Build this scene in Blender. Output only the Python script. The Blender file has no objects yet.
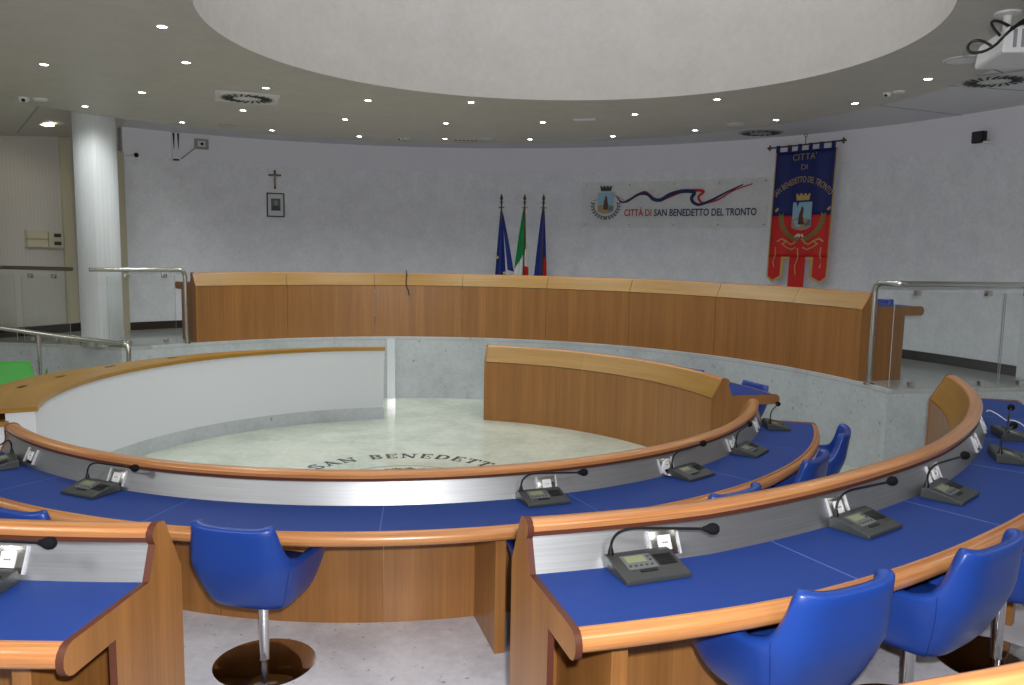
import bpy, bmesh, math, random
from math import sin, cos, radians as R, pi
from mathutils import Vector, Matrix
random.seed(7)
sc = bpy.context.scene
col = sc.collection

# ------------------------------------------------------------------ layout (metres)
CW = Vector((-.992, 6.904, 0))      # axis of the dais, back wall and soffit
CM = Vector((-.992, 7.208, 0))      # axis of the inner ring
CG = Vector((-1.336, 7.360, 0))     # axis of the outer rows
CD = Vector((.319, 5.767, 0))       # axis of the ceiling drum
ZC, ZT = 3.628, 3.80                # soffit, outer ceiling
ZD = .891                           # dais floor
ZA, ZB, ZE = .12, .40, .66          # floors of first, second and third row
RW = 6.74                           # back wall radius

# ------------------------------------------------------------------ materials
def nodes(name):
    m = bpy.data.materials.new(name); m.use_nodes = True
    nt = m.node_tree; b = nt.nodes['Principled BSDF']
    return m, nt, b
def plain(name, c, rough=.5, metal=0., spec=.5, coat=0., aniso=0.):
    m, nt, b = nodes(name)
    b.inputs['Base Color'].default_value = (*c, 1); b.inputs['Roughness'].default_value = rough
    b.inputs['Metallic'].default_value = metal; b.inputs['Specular IOR Level'].default_value = spec
    b.inputs['Coat Weight'].default_value = coat
    return m
def ramp(nt, fac, stops):
    r = nt.nodes.new('ShaderNodeValToRGB'); e = r.color_ramp.elements
    while len(e) < len(stops): e.new(.5)
    for k, (p, c) in enumerate(stops): e[k].position = p; e[k].color = (*c, 1)
    nt.links.new(fac, r.inputs[0]); return r.outputs[0]
def noise(nt, vec, scale, detail=4, rough=.6):
    n = nt.nodes.new('ShaderNodeTexNoise'); n.inputs['Scale'].default_value = scale
    n.inputs['Detail'].default_value = detail; n.inputs['Roughness'].default_value = rough
    if vec is not None: nt.links.new(vec, n.inputs['Vector'])
    return n.outputs['Fac']
def mapping(nt, vec, s):
    m = nt.nodes.new('ShaderNodeMapping'); m.inputs['Scale'].default_value = s
    nt.links.new(vec, m.inputs['Vector']); return m.outputs[0]
def mixc(nt, f, a, b, mode='MIX'):
    m = nt.nodes.new('ShaderNodeMix'); m.data_type = 'RGBA'; m.blend_type = mode
    if isinstance(f, (int, float)): m.inputs['Factor'].default_value = f
    else: nt.links.new(f, m.inputs['Factor'])
    for i, v in ((6, a), (7, b)):
        if isinstance(v, tuple): m.inputs[i].default_value = (*v, 1)
        else: nt.links.new(v, m.inputs[i])
    return m.outputs[2]
def tc(nt, k): return nt.nodes.new('ShaderNodeTexCoord').outputs[k]
def bump(nt, b, h, s, d=.01):
    n = nt.nodes.new('ShaderNodeBump'); n.inputs['Strength'].default_value = s; n.inputs['Distance'].default_value = d
    nt.links.new(h, n.inputs['Height']); nt.links.new(n.outputs[0], b.inputs['Normal'])

def wood(name, dark, light, along='v', strip=.11, rough=.38, coat=.15):
    """veneer: fine grain along one uv axis, strips of differing tone across it"""
    m, nt, b = nodes(name); uv = tc(nt, 'UV')
    s = (55, 1.3, 1) if along == 'v' else (1.3, 55, 1)
    s2 = (9, .35, 1) if along == 'v' else (.35, 9, 1)
    g = noise(nt, mapping(nt, uv, s), 1, 5, .65)
    g2 = noise(nt, mapping(nt, uv, s2), 1, 3, .5)
    c = ramp(nt, g, [(.30, dark), (.70, light)])
    c2 = ramp(nt, g2, [(.3, (.86, .84, .82)), (.7, (1.08, 1.07, 1.05))])
    c = mixc(nt, 1., c, c2, 'MULTIPLY')
    sep = nt.nodes.new('ShaderNodeSeparateXYZ'); nt.links.new(uv, sep.inputs[0])
    d = nt.nodes.new('ShaderNodeMath'); d.operation = 'DIVIDE'; d.inputs[1].default_value = strip
    nt.links.new(sep.outputs[0], d.inputs[0])
    fl = nt.nodes.new('ShaderNodeMath'); fl.operation = 'FLOOR'; nt.links.new(d.outputs[0], fl.inputs[0])
    wn = nt.nodes.new('ShaderNodeTexWhiteNoise'); wn.noise_dimensions = '1D'; nt.links.new(fl.outputs[0], wn.inputs['W'])
    c3 = ramp(nt, wn.outputs[0], [(0., (.90, .885, .87)), (1., (1.06, 1.05, 1.04))])
    c = mixc(nt, 1., c, c3, 'MULTIPLY')
    nt.links.new(c, b.inputs['Base Color'])
    b.inputs['Roughness'].default_value = rough; b.inputs['Coat Weight'].default_value = coat; b.inputs['Coat Roughness'].default_value = .25
    return m
def stone(name, base, vein, speck, rough, scale=2.2, bumpy=0):
    m, nt, b = nodes(name); o = tc(nt, 'Object')
    n1 = noise(nt, o, scale, 8, .62); n2 = noise(nt, o, scale*9, 5, .7)
    c = ramp(nt, n1, [(.35, vein), (.58, base)])
    c = mixc(nt, 1., c, ramp(nt, n2, [(.25, (.86, .87, .87)), (.75, (1.08, 1.08, 1.08))]), 'MULTIPLY')
    st = noise(nt, mapping(nt, o, (10, 10, 5)), 3, 3, .5)
    f = ramp(nt, st, [(.66, (0, 0, 0)), (.74, (1, 1, 1))])
    c = mixc(nt, f, c, speck)
    nt.links.new(c, b.inputs['Base Color']); b.inputs['Roughness'].default_value = rough
    return m
def plaster(name, a, c2, scale=3.5, rough=.55):
    m, nt, b = nodes(name); o = tc(nt, 'Object')
    n1 = noise(nt, o, scale, 7, .6); n2 = noise(nt, o, scale*5, 5, .6)
    c = ramp(nt, n1, [(.32, a), (.68, c2)])
    c = mixc(nt, .5, c, ramp(nt, n2, [(.3, a), (.7, c2)]))
    nt.links.new(c, b.inputs['Base Color']); b.inputs['Roughness'].default_value = rough
    bump(nt, b, n2, .12, .01)
    return m
def brushed(name, c, rough=.32, axis=(2, 160, 1)):
    m, nt, b = nodes(name); uv = tc(nt, 'UV')
    n = noise(nt, mapping(nt, uv, axis), 1, 3, .5)
    nt.links.new(ramp(nt, n, [(.3, tuple(x*.9 for x in c)), (.7, tuple(min(1, x*1.06) for x in c))]), b.inputs['Base Color'])
    b.inputs['Metallic'].default_value = .9; b.inputs['Roughness'].default_value = rough
    b.inputs['Anisotropic'].default_value = 0
    return m
def ribbed(name, c):
    m, nt, b = nodes(name); uv = tc(nt, 'UV')
    w = nt.nodes.new('ShaderNodeTexWave'); w.bands_direction = 'X'; w.inputs['Scale'].default_value = 6.5
    nt.links.new(uv, w.inputs['Vector'])
    nt.links.new(ramp(nt, w.outputs['Fac'], [(0, tuple(x*.93 for x in c)), (.3, c)]), b.inputs['Base Color'])
    b.inputs['Roughness'].default_value = .5; bump(nt, b, w.outputs['Fac'], .12, .006)
    return m
def glow(name, c, s):
    m, nt, b = nodes(name); b.inputs['Base Color'].default_value = (.9, .9, .9, 1)
    b.inputs['Emission Color'].default_value = (*c, 1); b.inputs['Emission Strength'].default_value = s
    return m
def glass(name, tint=(.965, .98, .972)):
    m, nt, b = nodes(name); nt.nodes.remove(b)
    t = nt.nodes.new('ShaderNodeBsdfTransparent'); t.inputs[0].default_value = (*tint, 1)
    g = nt.nodes.new('ShaderNodeBsdfGlossy'); g.inputs['Roughness'].default_value = .03; g.inputs[0].default_value = (1, 1, 1, 1)
    f = nt.nodes.new('ShaderNodeFresnel'); f.inputs[0].default_value = 1.3
    x = nt.nodes.new('ShaderNodeMixShader')
    nt.links.new(f.outputs[0], x.inputs[0]); nt.links.new(t.outputs[0], x.inputs[1]); nt.links.new(g.outputs[0], x.inputs[2])
    nt.links.new(x.outputs[0], nt.nodes['Material Output'].inputs[0])
    return m

M = dict(
    panel=wood('veneer_panel', (.265, .112, .029), (.355, .163, .043)),
    cap=wood('veneer_cap', (.29, .150, .022), (.38, .21, .034), 'u', 40, .36),
    rail=wood('solid_rail', (.38, .145, .045), (.68, .33, .12), 'u', 40, .3, .3),
    redge=plain('dark_red_edge', (.085, .026, .014), .45, spec=.3),
    dkline=plain('dark_joint', (.03, .018, .01), .6),
    blue=plain('blue_top', (.016, .048, .23), .5, spec=.16),
    leather=plain('blue_leather', (.011, .050, .28), .34, spec=.5),
    leather2=plain('seam_blue', (.008, .035, .22), .5),
    joint2=plain('joint_blue', (.06, .12, .40), .5),
    chrome=plain('chrome', (.8, .8, .8), .1, 1.),
    steel=plain('satin_steel', (.55, .54, .50), .24, 1.),
    bronze=plain('bronze_steel', (.24, .21, .16), .3, 1.),
    disc=plain('polished_disc', (.42, .37, .35), .07, 1.),
    alu=brushed('brushed_aluminium', (.38, .39, .40), .43),
    socket=plain('socket_white', (.66, .67, .69), .25),
    pedge=plain('plate_edge', (.48, .49, .51), .3),
    black=plain('black_plastic', (.006, .006, .007), .4, spec=.3),
    unit=plain('grey_plastic', (.032, .036, .035), .4),
    unit2=plain('lighter_grey_plastic', (.11, .12, .12), .4),
    lcd=plain('lcd', (.20, .235, .125), .3),
    foam=plain('foam', (.009, .009, .011), .95, spec=.1),
    marble=stone('grey_marble', (.50, .535, .555), (.42, .455, .47), (.20, .23, .25), .3),
    floor=stone('pale_green_marble', (.55, .58, .50), (.43, .47, .40), (.47, .51, .44), .1, 1.6),
    floor2=stone('veined_marble', (.70, .70, .75), (.50, .50, .55), (.30, .30, .34), .25, 1.8),
    dfloor=stone('dais_marble', (.46, .47, .45), (.38, .40, .38), (.33, .35, .33), .16, 1.6),
    white=plain('white_panel', (.70, .72, .77), .5),
    wallp=plaster('wall_plaster', (.68, .70, .745), (.85, .875, .92), 4.5),
    band=plain('white_band', (.78, .78, .84), .6),
    soffit=plaster('soffit_plaster', (.43, .41, .37), (.51, .49, .445), 4),
    drum=plaster('drum_plaster', (.46, .435, .41), (.54, .515, .49), 3),
    ceil=plain('white_ceiling', (.68, .68, .70), .6),
    joint=plain('ceiling_joint', (.30, .30, .31), .7),
    rib=ribbed('ribbed_panel', (.50, .48, .44)),
    cream=plain('cream_paint', (.50, .46, .33), .5),
    colm=plain('column_white', (.66, .69, .71), .4),
    dark=plain('dark_baseboard', (.025, .02, .018), .35),
    glass=glass('clear_glass'),
    gedge=plain('glass_edge', (.42, .46, .44), .25),
    acryl=glass('acrylic', (.975, .975, .965)),
    lamp=glow('lamp_glow', (.93, 1., .97), 30),
    warm=glow('warm_lamp_glow', (1., .93, .78), 9),
    sky=glow('skylight_glow', (.9, .95, 1.), .3),
    pwhite=plain('white_plastic', (.62, .62, .62), .4),
    grille=plain('grille_dark', (.02, .02, .02), .6),
    flagblue=plain('flag_blue', (.012, .03, .20), .75),
    flaggreen=plain('flag_green', (.0, .22, .05), .75),
    flagwhite=plain('flag_white', (.7, .7, .68), .75),
    flagred=plain('flag_red', (.55, .015, .02), .75),
    bblue=plain('banner_blue', (.008, .017, .13), .6),
    bred=plain('banner_red', (.62, .018, .016), .6),
    gold=plain('gold_thread', (.55, .40, .13), .5),
    brass=plain('dark_brass', (.12, .09, .05), .35, .8),
    navy=plain('ink_navy', (.012, .018, .10), .4),
    red=plain('ink_red', (.50, .012, .03), .4),
    ink=plain('ink_dark', (.02, .025, .03), .5),
    inlay=plain('black_stone', (.035, .04, .045), .15),
    green=plain('emblem_green', (.06, .14, .06), .2),
    grey=plain('emblem_grey', (.26, .28, .26), .2),
    skyb=plain('shield_sky', (.30, .52, .66), .5),
    sand=plain('shield_sand', (.45, .30, .14), .5),
    brown=plain('brown_wood', (.09, .03, .015), .45),
    skin=plain('ivory', (.45, .30, .20), .5),
    paper=plain('paper', (.62, .66, .66), .5),
    photo1=plain('photo_back', (.05, .12, .14), .4),
    photo2=plain('photo_face', (.35, .20, .15), .4),
    photo3=plain('photo_suit', (.02, .03, .06), .4),
    lime=plain('green_seat', (.03, .36, .02), .42),
    pale=plain('polished_pale', (.66, .70, .73), .06),
    cable=plain('white_cable', (.7, .7, .7), .4),
    teal=plain('drape_teal', (.05, .2, .3), .5),
)

# ------------------------------------------------------------------ mesh builder
class MB:
    def __init__(self): self.bm = bmesh.new(); self.uv = self.bm.loops.layers.uv.new('UVMap'); self.T = Matrix.Identity(4)
    def v(self, p): return self.bm.verts.new(self.T @ Vector(p))
    def f(self, vs, uvs=None, mi=0):
        try: fc = self.bm.faces.new(vs)
        except ValueError: return None
        fc.material_index = mi
        if uvs is None:
            n = fc.normal if fc.normal.length else Vector((0, 0, 1)); fc.normal_update(); n = fc.normal
            for l in fc.loops:
                c = l.vert.co
                if abs(n.z) > .75: l[self.uv].uv = (c.x, c.y)
                elif abs(n.x) > abs(n.y): l[self.uv].uv = (c.y, c.z)
                else: l[self.uv].uv = (c.x, c.z)
        else:
            for l, u in zip(fc.loops, uvs): l[self.uv].uv = u
        return fc
    def box(self, x0, y0, z0, x1, y1, z1, bev=0, mi=0):
        P = [(x0,y0,z0),(x1,y0,z0),(x1,y1,z0),(x0,y1,z0),(x0,y0,z1),(x1,y0,z1),(x1,y1,z1),(x0,y1,z1)]
        V = [self.v(p) for p in P]; F = []
        for q in ((3,2,1,0),(4,5,6,7),(0,1,5,4),(1,2,6,5),(2,3,7,6),(3,0,4,7)): F.append(self.f([V[i] for i in q], mi=mi))
        if bev:
            e = {x for f in F for x in f.edges}
            bmesh.ops.bevel(self.bm, geom=list(e), offset=bev, segments=2, affect='EDGES', profile=.5)
        return self
    def prism(self, poly, z0, z1, mi=0, ms=None):
        """2-D outline (x,y) extruded in z"""
        a = [self.v((x, y, z0)) for x, y in poly]; b = [self.v((x, y, z1)) for x, y in poly]; n = len(poly)
        self.f(a[::-1], mi=mi); self.f(b, mi=mi)
        for i in range(n): j = (i+1) % n; self.f([a[i], a[j], b[j], b[i]], mi=mi if ms is None else ms)
        return self
    def plate(self, poly, fn, d0, d1, mi=0):
        """outline in a surface's (s,t) coordinates; fn(s,t,d) gives the point at depth d"""
        a = [self.v(fn(s, t, d0)) for s, t in poly]; b = [self.v(fn(s, t, d1)) for s, t in poly]; n = len(poly)
        self.f(a[::-1], mi=mi); self.f(b, mi=mi)
        for i in range(n): j = (i+1) % n; self.f([a[i], a[j], b[j], b[i]], mi=mi)
        return self
    def tube(self, pts, r, n=10, caps=True, mi=0):
        pts = [Vector(p) for p in pts]; rings = []; L = 0
        rad = r if callable(r) else (lambda k: r)
        t0 = (pts[1]-pts[0]).normalized(); up = Vector((0, 0, 1)) if abs(t0.z) < .9 else Vector((1, 0, 0))
        nrm = t0.cross(up).normalized()
        for k, p in enumerate(pts):
            t = (pts[min(k+1, len(pts)-1)]-pts[max(k-1, 0)]).normalized()
            nrm = (nrm - t*nrm.dot(t)).normalized(); bn = t.cross(nrm)
            rings.append([self.v(p + (nrm*cos(2*pi*i/n)+bn*sin(2*pi*i/n))*rad(k)) for i in range(n)])
        for k in range(len(rings)-1):
            l2 = L + (pts[k+1]-pts[k]).length
            for i in range(n):
                j = (i+1) % n
                self.f([rings[k][i], rings[k][j], rings[k+1][j], rings[k+1][i]], [(L, i/n*.1), (L, (i+1)/n*.1), (l2, (i+1)/n*.1), (l2, i/n*.1)], mi)
            L = l2
        if caps: self.f(rings[0][::-1], mi=mi); self.f(rings[-1], mi=mi)
        return self
    def lathe(self, prof, c=(0, 0, 0), n=24, mi=0):
        c = Vector(c); rings = []
        for r, z in prof:
            if r < 1e-5: rings.append([self.v(c+Vector((0, 0, z)))])
            else: rings.append([self.v(c+Vector((r*cos(2*pi*i/n), r*sin(2*pi*i/n), z))) for i in range(n)])
        for a, b in zip(rings, rings[1:]):
            for i in range(n):
                j = (i+1) % n
                if len(a) == 1 and len(b) == 1: continue
                if len(a) == 1: self.f([a[0], b[j], b[i]], mi=mi)
                elif len(b) == 1: self.f([a[i], a[j], b[0]], mi=mi)
                else: self.f([a[i], a[j], b[j], b[i]], mi=mi)
        return self
    def ball(self, c, r, n=16, mi=0, sq=(1, 1, 1)):
        k = n//2; T = self.T; self.T = T @ Matrix.Translation(c) @ Matrix.Diagonal((*sq, 1))
        self.lathe([(r*sin(pi*i/k), -r*cos(pi*i/k)) for i in range(k+1)], n=n, mi=mi); self.T = T
        return self
    def arc(self, c, prof, a0, a1, n=None, shift=None, closed=True, caps=True, mi=0, tw=None):
        """(r,z) profile swept about the vertical axis through c, degrees; prof may be a function of the angle"""
        n = n or max(2, int(abs(a1-a0)/1.5)); pf = prof if callable(prof) else (lambda a: prof)
        rings = []
        for k in range(n+1):
            a = a0+(a1-a0)*k/n; s = shift(a) if shift else 0; t = R(a)
            k_ = tw or (lambda r: 0.)
            rings.append([self.v((c.x+(r+s)*cos(t+R(k_(r))), c.y+(r+s)*sin(t+R(k_(r))), z)) for r, z in pf(a)])
        P = pf(a0); m = len(P); vv = [0]
        for i in range(m): q = P[(i+1) % m]; vv.append(vv[-1]+math.hypot(q[0]-P[i][0], q[1]-P[i][1]))
        R0 = P[0][0]
        for k in range(n):
            u0, u1 = R(a0+(a1-a0)*k/n)*R0, R(a0+(a1-a0)*(k+1)/n)*R0
            for i in range(m if closed else m-1):
                j = (i+1) % m
                self.f([rings[k][i], rings[k+1][i], rings[k+1][j], rings[k][j]], [(u0, vv[i]), (u1, vv[i]), (u1, vv[i+1]), (u0, vv[i+1])], mi)
        if caps and closed:
            full = abs(abs(a1-a0)-360) < 1e-6
            if not full:
                uv0 = [(r, z) for r, z in P]
                self.f(rings[0][::-1], [(r, z) for r, z in pf(a0)][::-1], mi); self.f(rings[-1], [(r, z) for r, z in pf(a1)], mi)
        return self
    def build(self, name, mats, parent=None, smooth=35, loc=None, rz=0, bevel=0, solid=0):
        me = bpy.data.meshes.new(name)
        bmesh.ops.recalc_face_normals(self.bm, faces=self.bm.faces[:])
        self.bm.to_mesh(me); self.bm.free()
        for m in (mats if isinstance(mats, (list, tuple)) else [mats]): me.materials.append(m)
        if smooth:
            me.shade_smooth(); me.set_sharp_from_angle(angle=R(smooth))
        o = bpy.data.objects.new(name, me); col.objects.link(o)
        if parent: o.parent = parent
        if loc is not None: o.location = loc
        o.rotation_euler.z = rz
        if bevel:
            b = o.modifiers.new('b', 'BEVEL'); b.width = bevel; b.segments = 2; b.limit_method = 'ANGLE'; b.angle_limit = R(40)
        return o

def tag(o, label, cat, group=None, kind=None):
    o['label'] = label; o['category'] = cat
    if group: o['group'] = group
    if kind: o['kind'] = kind
    return o
def empty(name, loc=(0, 0, 0), rz=0):
    o = bpy.data.objects.new(name, None); col.objects.link(o); o.empty_display_size = .1
    o.location = loc; o.rotation_euler.z = rz
    return o
def struct(o, label=None):
    o['kind'] = 'structure'
    if label: o['label'] = label
    return o
def copy_tree(o, parent=None):
    c = o.copy(); col.objects.link(c)
    if parent: c.parent = parent
    for ch in list(o.children): copy_tree(ch, c)
    return c
def pol(c, a, r, z=0): return Vector((c.x+r*cos(R(a)), c.y+r*sin(R(a)), z))
def lerp_tab(tab):
    def fn(a):
        if a <= tab[0][0]: return tab[0][1]
        for (x0, y0), (x1, y1) in zip(tab, tab[1:]):
            if a <= x1: return y0+(y1-y0)*(a-x0)/(x1-x0)
        return tab[-1][1]
    return fn
def bez(p0, p1, p2, p3, n=10):
    p0, p1, p2, p3 = map(Vector, (p0, p1, p2, p3))
    return [p0*(1-t)**3+p1*3*t*(1-t)**2+p2*3*t*t*(1-t)+p3*t**3 for t in (i/n for i in range(n+1))]
def rounded_path(pts, r, n=6):
    """polyline with its corners rounded"""
    pts = [Vector(p) for p in pts]; out = [pts[0]]
    for a, b, c in zip(pts, pts[1:], pts[2:]):
        u = (a-b).normalized(); w = (c-b).normalized(); p = b+u*r; q = b+w*r
        out += [p*(1-t)**2+b*2*t*(1-t)+q*t*t for t in (i/n for i in range(n+1))]
    return out+[pts[-1]]

# ------------------------------------------------------------------ lettering
def font_mesh(s, size, fn, d0, d1, name, mat, parent, align='CENTER', bold=0., space=1., width=None):
    """built-in typeface laid on a surface; fn(s,t,d) places it"""
    cu = bpy.data.curves.new('lettering', 'FONT'); cu.body = s; cu.size = size; cu.align_x = align; cu.offset = bold
    cu.space_character = space; cu.resolution_u = 3
    t = bpy.data.objects.new('lettering', cu); col.objects.link(t)
    me = bpy.data.meshes.new_from_object(t.evaluated_get(bpy.context.evaluated_depsgraph_get()))
    bpy.data.objects.remove(t); bpy.data.curves.remove(cu)
    bm = bmesh.new(); bm.from_mesh(me); bpy.data.meshes.remove(me)
    if width:
        xs = [v.co.x for v in bm.verts]; k = width/(max(xs)-min(xs))
        for v in bm.verts: v.co.x *= k
    bmesh.ops.subdivide_edges(bm, edges=[e for e in bm.edges if e.calc_length() > size*.4], cuts=2)
    g = bmesh.ops.extrude_face_region(bm, geom=bm.faces[:])
    top = {v for v in g['geom'] if isinstance(v, bmesh.types.BMVert)}
    for v in bm.verts: v.co = fn(v.co.x, v.co.y, d1 if v in top else d0)
    bmesh.ops.recalc_face_normals(bm, faces=bm.faces[:])
    me = bpy.data.meshes.new(name); bm.to_mesh(me); bm.free(); me.materials.append(mat)
    o = bpy.data.objects.new(name, me); col.objects.link(o); o.parent = parent
    return o
# serif capitals for the floor inlay: strokes on a cell one unit high
def _bar(x0, y0, x1, y1, w):
    d = Vector((x1-x0, y1-y0)); n = Vector((-d.y, d.x)).normalized()*w/2
    return [(x0+n.x, y0+n.y), (x0-n.x, y0-n.y), (x1-n.x, y1-n.y), (x1+n.x, y1+n.y)]
def _ser(x, y, w=.3): return [(x-w/2, y-.03), (x+w/2, y-.03), (x+w/2, y+.03), (x-w/2, y+.03)]
def _arc(cx, cy, rx, ry, a0, a1, w0, w1, n=12):
    out = []
    for i in range(n):
        q = []
        for k in (i, i+1):
            a = R(a0+(a1-a0)*k/n); s = abs(sin(pi*k/n)); w = (w0+(w1-w0)*s)/2
            q.append(((cx+(rx+w)*cos(a), cy+(ry+w)*sin(a)), (cx+(rx-w)*cos(a), cy+(ry-w)*sin(a))))
        out.append([q[0][0], q[0][1], q[1][1], q[1][0]])
    return out
def glyph(ch):
    T, t = .17, .085
    if ch == 'S': return _arc(.3, .74, .2, .22, 30, 270, t, T)+_arc(.3, .26, .22, .23, 90, -150, t, T)+[_bar(.48, .98, .48, .74, t), _bar(.08, .02, .08, .28, t)], .62
    if ch == 'A': return [_bar(.1, 0, .38, 1, t), _bar(.36, 1, .68, 0, T), _bar(.2, .34, .56, .34, t), _ser(.1, .03), _ser(.68, .03)], .80
    if ch == 'N': return [_bar(.14, 0, .14, 1, t), _bar(.12, 1, .66, 0, T), _bar(.66, 0, .66, 1, t), _ser(.14, .03), _ser(.12, .97, .24), _ser(.66, .97)], .84
    if ch == 'B': return [_bar(.16, 0, .16, 1, T)]+_arc(.3, .75, .2, .22, 90, -90, t, T)+_arc(.32, .27, .24, .24, 90, -90, t, T)+[_bar(.1, .97, .32, .97, t), _bar(.16, .52, .32, .52, t), _bar(.06, .03, .34, .03, t)], .66
    if ch == 'E': return [_bar(.16, 0, .16, 1, T), _bar(.06, .97, .56, .97, t), _bar(.16, .52, .44, .52, t), _bar(.06, .03, .58, .03, t), _bar(.55, .98, .55, .78, t), _bar(.57, .02, .57, .24, t), _bar(.43, .62, .43, .42, t)], .66
    if ch == 'D': return [_bar(.16, 0, .16, 1, T)]+_arc(.28, .5, .36, .47, 90, -90, t, T)+[_bar(.06, .97, .3, .97, t), _bar(.06, .03, .3, .03, t)], .78
    if ch == 'T': return [_bar(.34, 0, .34, 1, T), _bar(.04, .97, .64, .97, t), _bar(.06, .98, .06, .76, t), _bar(.62, .98, .62, .76, t), _ser(.34, .03)], .68
    if ch == 'O': return _arc(.4, .5, .31, .46, 90, 270, t, T)+_arc(.4, .5, .31, .46, 90, -90, t, T), .80
    return [], .42

# ------------------------------------------------------------------ setting
def disc_poly(c, r, n=72, a0=0, a1=360): return [(c.x+r*cos(R(a0+(a1-a0)*i/n)), c.y+r*sin(R(a0+(a1-a0)*i/n))) for i in range(n if a1-a0 == 360 else n+1)]
ROOM = (-9.2, -2.2, 7.6, 14.2)
m = MB(); m.box(ROOM[0], ROOM[1], -.15, ROOM[2], ROOM[3], 0); struct(m.build('floor', M['floor'], smooth=0))
# first-row floor: an annulus one step up; second and third row floors behind it
m = MB(); m.arc(CM, [(2.93, .002), (2.93, ZA), (4.75, ZA), (4.75, .002)], -138, -7); struct(m.build('floor_first_row', M['floor2']))
m = MB(); m.arc(CG, [(4.79, .002), (4.79, ZB), (6.42, ZB), (6.42, .002)], -140, -8); struct(m.build('floor_second_row', M['floor2']))
m = MB(); m.arc(CG, [(6.43, .002), (6.43, ZE), (9.0, ZE), (9.0, .002)], -112, -40); struct(m.build('floor_third_row', M['floor2']))

# dais: raised floor and its marble face
edge = [tuple(pol(CW, a, 4.695)[:2]) for a in [10.1+(138-10.1)*i/70 for i in range(71)]]
left = [(-4.78, 9.86), (-5.61, 10.07), (-6.49, 10.2), (-9.1, 10.62)]
back = [(-9.1, 14.0), (7.5, 14.0), (7.5, 8.45)]
m = MB(); m.prism([edge[0]]+edge[1:]+left+back, ZD-.04, ZD); struct(m.build('floor_dais', M['dfloor'], smooth=0))
m = MB()
line = edge+left; line = [(7.5, 8.45)]+line
inner = [((x-CW.x)*1.012+CW.x, (y-CW.y)*1.012+CW.y) for x, y in line]
va = [m.v((x, y, 0)) for x, y in line]; vb = [m.v((x, y, ZD-.04)) for x, y in line]
for i in range(len(line)-1): m.f([va[i], va[i+1], vb[i+1], vb[i]])
struct(m.build('wall_dais', M['marble'], smooth=40))
m = MB()
for i in range(len(line)-1):
    pass
m.arc(CW, [(4.692, ZD-.03), (4.692, ZD+.004), (4.74, ZD+.004), (4.74, ZD-.03)], 10.1, 138, n=80)
struct(m.build('trim_1', M['marble']))
m = MB(); m.arc(CW, [(4.69, .0), (4.69, ZD-.03), (4.66, ZD-.03), (4.66, .0)], 98.35, 99.75, n=2); struct(m.build('trim_2', M['pale']))

# back wall: plaster below, white band above, dark baseboard
A0, A1 = 15.6, 133.2
def wall_arc(z0, z1, r0, r1, a0=A0, a1=A1): return MB().arc(CW, [(r0, z0), (r0, z1), (r1, z1), (r1, z0)], a0, a1, n=90)
struct(wall_arc(ZD, 3.41, RW, RW+.15).build('wall_back', M['wallp']))
struct(wall_arc(3.41, ZT, RW-.012, RW+.15).build('trim_3', M['band']))
struct(wall_arc(ZD+.002, ZD+.115, RW-.02, RW-.001).build('baseboard_back', M['dark']))
# wall beyond the right end: a white door frame strip, then wall
p, q = pol(CW, A0, RW), Vector((7.5, 6.6, 0))
def wall_seg(name, p, q, z0, z1, mat, t=.12, **k):
    d = Vector((q[0]-p[0], q[1]-p[1], 0)); L = d.length; m = MB(); m.box(0, -t/2, z0, L, t/2, z1)
    o = m.build(name, mat, smooth=0); o.location = (p[0], p[1], 0); o.rotation_euler.z = math.atan2(d.y, d.x); return struct(o)
e = pol(CW, A0-.1, RW); tdir = Vector((sin(R(A0)), -cos(R(A0)), 0))
wall_seg('trim_4', e, e+tdir*.13, ZD, 3.0, M['white'], .1)
wall_seg('wall_right', e+tdir*.13, (7.4, 3.0), 0, ZT, M['wallp'])
wall_seg('wall_right_rear', (7.4, 3.0), (7.4, -2.1), 0, ZT, M['wallp'])
wall_seg('wall_front', (7.4, -2.1), (-9.1, -2.1), 0, ZT, M['wallp'])
wall_seg('wall_left_rear', (-9.1, -2.1), (-9.1, 7.0), 0, ZT, M['wallp'])
# left: cream jamb and recess, then ribbed panels running towards the camera
J0 = pol(CW, A1+.05, RW)
wall_seg('trim_5', J0, (J0.x-.075, J0.y-.08), ZD, 3.45, M['cream'], .12)
wall_seg('wall_recess', (J0.x-.07, J0.y-.02), (-6.28, 11.95), ZD, ZT, M['cream'], .1)
wall_seg('wall_left', (-6.22, 11.80), (-9.1, 6.35), 0, ZT, M['rib'])
wall_seg('baseboard_left', (-6.19, 11.70), (-8.1, 8.09), ZD+.002, ZD+.12, M['dark'], .06)
wall_seg('trim_6', (-6.29, 11.62), (-6.36, 11.49), ZD+.1, 3.6, M['cream'], .16)

# ceiling: beige soffit ring with the drum opening, white ceiling outside, drum above
m = MB(); n = 120
out = [m.v((*pol(CW, 360*i/n, 4.70)[:2], ZC)) for i in range(n)]; inn = [m.v((*pol(CD, 360*i/n, 2.374)[:2], ZC)) for i in range(n)]
for i in range(n): j = (i+1) % n; m.f([out[i], out[j], inn[j], inn[i]])
lo = out; hi = [m.v((*pol(CW, 360*i/n, 4.70)[:2], ZT+.02)) for i in range(n)]
for i in range(n): j = (i+1) % n; m.f([lo[i], lo[j], hi[j], hi[i]])
struct(m.build('ceiling_soffit', M['soffit'], smooth=30))
m = MB(); m.arc(CD, [(2.374, ZC-.001), (2.374, 5.35), (2.44, 5.35), (2.44, ZC+.06)], 0, 360, n=120); struct(m.build('ceiling_drum', M['drum']))
m = MB(); m.prism(disc_poly(CD, 2.43), 5.35, 5.40); struct(m.build('ceiling_drum_top', M['sky'], smooth=0))
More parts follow.
